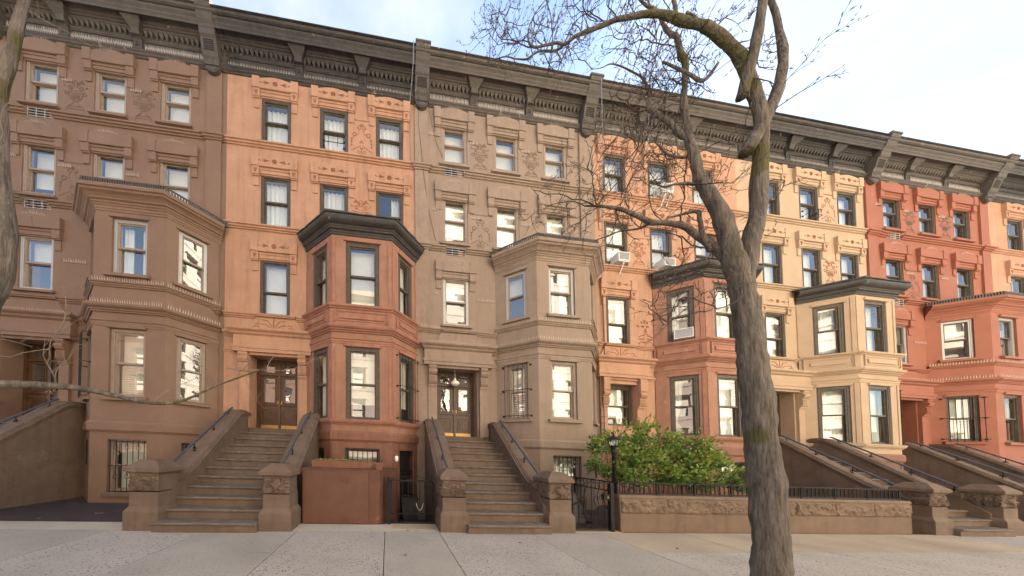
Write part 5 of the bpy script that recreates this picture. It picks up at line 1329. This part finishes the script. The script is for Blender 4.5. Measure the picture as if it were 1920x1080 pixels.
for i in range(len(EX) - 1):
    a, b = EX[i], EX[i + 1]
    for j, (y0, y1) in enumerate(((1.35, 3.05), (3.05, 4.42), (4.42, 5.62))):
        mb.m = 1 if abs(a + 1.85) < .1 or i % 4 == 1 else 0
        if 4.8 < a < 14: mb.m = 2 if j == 2 else 1 if j == 1 else 0
        if j < 2 and not (4.8 < a < 14 and j == 1): y0_, y1_ = y0 + (0 if j else .0), y1 + .0
        else: y0_, y1_ = y0, y1
        merge = not (4.8 < a < 14)
        if merge and j: continue
        if merge: y0_, y1_ = 1.35, 5.62
        dz = rng.uniform(0, .004)
        e = .0
        mb.xyz(a + g, b - g, y0_ + g, y1_ - g, -.1, -.004 + dz)
mb.m = 3
for a, b, y1 in ((-60, -.07, 6.16), (-.07, 1.11, 6.22), (4.22, 5.42, 5.80)): mb.xyz(a, b, 5.62, y1, -.1, -.003)
mb.m = 2; mb.xyz(.1, 1.05, 5.78, 6.15, -.05, .004)
sw = mb.build('sidewalk', [M['slab_a'], M['slab_b'], M['slab_c'], M['slab_d']]); tag(sw, kind='structure')
mb = MB((0, 0, 1, 0)); mb.xyz(-60, 60, 1.18, 1.35, -.3, .0); mb.xyz(-60, 60, -5.85, -5.7, -.3, .0); tag(mb.build('curb', M['slab_d']), kind='structure')
mb = MB((0, 0, 1, 0)); mb.xyz(-60, 60, -5.7, 1.18, -.29, -.15); tag(mb.build('road', M['asphalt']), kind='structure')
mb = MB((0, 0, 1, 0)); mb.xyz(-60, 60, -9.5, -5.85, -.28, -.01); tag(mb.build('far_sidewalk', M['slab_a']), kind='structure')


def far_block(name, label, xa, xb, h, m, nx, nz, dep=12):
    o = thing(name, ((xa + xb) / 2, -9.5, 0), label, 'building')
    F = (xb, -9.5, -1, 0); W = xb - xa; mb = MB(F); holes = []
    for i in range(nx):
        for j in range(nz):
            u = W * (i + .5) / nx; z = 1.2 + (h - 2.2) * j / nz; holes.append((u - W / nx * .24, u + W / nx * .24, z + .5, z + (h - 2.2) / nz * .78))
    mb.wall(0, W, -.6, h, holes, .3)
    for j in range(nz): z = 1.2 + (h - 2.2) * j / nz; mb.box(.02, W - .02, .0, .03, z + .2, z + .32)
    mb.box(.01, W - .01, .0, .4, h - .6, h - .2); mb.box(.02, W - .02, .0, .2, h - .9, h - .6)
    for h_ in holes: mb.box(h_[0] - .15, h_[1] + .15, .0, .12, h_[3] + .08, h_[3] + .22); mb.box(h_[0], h_[1], -.2, -.14, (h_[2] + h_[3]) / 2 - .04, (h_[2] + h_[3]) / 2 + .04)
    P = mb.pt; e = -dep
    for a, b, c, d in (((0, 0), (0, e), 0, 0), ((W, 0), (W, e), 0, 0), ((0, e), (W, e), 0, 0)):
        mb.quad(P(a[0], a[1], -.6), P(b[0], b[1], -.6), P(b[0], b[1], h), P(a[0], a[1], h))
    mb.quad(P(0, 0, h), P(W, 0, h), P(W, e, h), P(0, e, h))
    mb.build('wall', m, o, fix=False)
    g = MB(F)
    for a, b, c, d in holes: g.quad(g.pt(a, -.22, c), g.pt(b, -.22, c), g.pt(b, -.22, d), g.pt(a, -.22, d))
    g.build('window_glass', M['winop'], o, fix=False)


far_block('apartment_block', 'tall cream apartment block across the street, seen only in the window reflections', 4.0, 30.0, 30.0, M['cream'], 9, 9)
far_block('apartment_block', 'lower cream apartment block across the street beside the tall one, seen only in reflections', -9.0, 3.6, 17.5, M['mid_op'], 5, 5)
far_block('brown_block', 'brown block across the street, seen only in reflections', -32.0, -9.4, 14.0, M['brown_op'], 8, 5)
far_block('apartment_block', 'cream corner apartment block across from the dark red house, seen only in reflections', 30.4, 50.0, 24.0, M['cream'], 7, 7)

# ------------------------------------------------------------------ the terrace goes on to both sides
index_children()
stp = [o for o in COL.objects if o.name == 'stoop'][0]
brick = mat('dark red paint', (.27, .095, .055), .7, var=.12, scale=1.4, bump=.35, bscale=45); choc = mat('chocolate paint', (.20, .125, .085), .72, var=.12, scale=1.4, bump=.35, bscale=45)
sand = mat('sand paint', (.40, .29, .19), .72, var=.1, scale=1.4, bump=.35, bscale=45)
tints = {'choc': {'taupe stucco': choc, 'taupe trim paint': choc}, 'brick': {'taupe stucco': brick, 'taupe trim paint': brick, 'taupe window paint': M['frame_d']},
         'sand': {'terracotta paint': sand, 'brick red paint': sand, 'peeling red trim': sand, 'basement red paint': choc}, 'none': {}}


def also(src, dx, label, sw):
    c = copy_tree(src, None, dx, tints[sw]); c['label'] = label; return c


also(central, -13.183, 'chocolate brown rowhouse at the end of the terrace behind the thin tree', 'choc')
also(left, 19.45, 'sand painted rowhouse, first beyond the house with the air conditioners', 'sand')
also(central, 19.465, 'dark red rowhouse between the sand painted house and the last orange house', 'brick')
also(left, 32.65, 'orange rowhouse beyond the dark red one at the end of the terrace', 'none')
also(stp, -6.17, 'brown stoop beside the red areaway wall, before the orange house with charcoal cornice', 'none')
also(stp, -13.183, 'brown stoop before the chocolate brown house', 'none')
also(stp, 13.28, 'brown stoop in front of the sand painted rowhouse', 'none')
also(stp, 19.465, 'brown stoop in front of the dark red rowhouse', 'none')
also(stp, 26.48, 'brown stoop before the last orange house of the terrace', 'none')

# ------------------------------------------------------------------ light, sky, camera
SUN_EL, SUN_AZ = math.radians(38), math.radians(54)                  # behind the terrace, to the right
sd = Vector((math.sin(SUN_AZ) * math.cos(SUN_EL), math.cos(SUN_AZ) * math.cos(SUN_EL), math.sin(SUN_EL)))
sun = bpy.data.lights.new('sun', 'SUN'); sun.energy = 5.0; sun.angle = math.radians(.5); sun.color = (1, .93, .84)
so = bpy.data.objects.new('sun', sun); COL.objects.link(so); so.rotation_euler = sd.to_track_quat('Z', 'Y').to_euler(); so.location = (0, 30, 40)

w = bpy.data.worlds.new('World'); scene.world = w; w.use_nodes = True; nt = w.node_tree; N = nt.nodes; L = nt.links
bg = N['Background']; sky = N.new('ShaderNodeTexSky'); sky.sky_type = 'NISHITA'; sky.sun_disc = False
sky.sun_elevation = SUN_EL; sky.sun_rotation = SUN_AZ; sky.air_density = 1.0; sky.dust_density = .05; sky.ozone_density = .6
tc = N.new('ShaderNodeTexCoord'); mp = N.new('ShaderNodeMapping'); mp.inputs['Scale'].default_value = (1, 1, 1.6); mp.inputs['Location'].default_value = (.4, .1, .3)
L.new(tc.outputs['Generated'], mp.inputs['Vector'])
cn = N.new('ShaderNodeTexNoise'); cn.inputs['Scale'].default_value = 2.6; cn.inputs['Detail'].default_value = 6; cn.inputs['Roughness'].default_value = .58; L.new(mp.outputs[0], cn.inputs['Vector'])
cr = N.new('ShaderNodeValToRGB'); cr.color_ramp.elements[0].position = .36; cr.color_ramp.elements[0].color = (.10, .10, .10, 1); cr.color_ramp.elements[1].position = .72; cr.color_ramp.elements[1].color = (.9, .9, .9, 1); L.new(cn.outputs['Fac'], cr.inputs['Fac'])
mx = N.new('ShaderNodeMix'); mx.data_type = 'RGBA'; L.new(cr.outputs['Color'], mx.inputs['Factor']); L.new(sky.outputs['Color'], mx.inputs['A']); mx.inputs['B'].default_value = (3.0, 3.1, 3.3, 1)
L.new(mx.outputs['Result'], bg.inputs['Color']); bg.inputs['Strength'].default_value = .05

cam = bpy.data.cameras.new('camera'); co = bpy.data.objects.new('camera', cam); COL.objects.link(co); scene.camera = co
yaw, pitch, roll = math.radians(5.725), math.radians(1.507), math.radians(-.359)
f = Vector((math.sin(yaw) * math.cos(pitch), math.cos(yaw) * math.cos(pitch), math.sin(pitch))); r0 = Vector((math.cos(yaw), -math.sin(yaw), 0)); u0 = r0.cross(f)
r = r0 * math.cos(roll) + u0 * math.sin(roll); u = u0 * math.cos(roll) - r0 * math.sin(roll)
co.matrix_world = Matrix(((r.x, u.x, -f.x, 0), (r.y, u.y, -f.y, 0), (r.z, u.z, -f.z, 1.7), (0, 0, 0, 1)))
cam.sensor_fit = 'HORIZONTAL'; cam.sensor_width = 36; cam.lens = 490 * 36 / 1920
cam.shift_x = (960 - 776.44) / 1920; cam.shift_y = (832.7 - 540) / 1920
cam.clip_start = .05; cam.clip_end = 500
scene.view_settings.view_transform = 'Standard'; scene.view_settings.look = 'None'; scene.view_settings.gamma = 1; scene.view_settings.use_curve_mapping = False
scene.view_settings.exposure = 2.9
scene.cycles.max_bounces = 8; scene.cycles.diffuse_bounces = 5; scene.cycles.transparent_max_bounces = 12
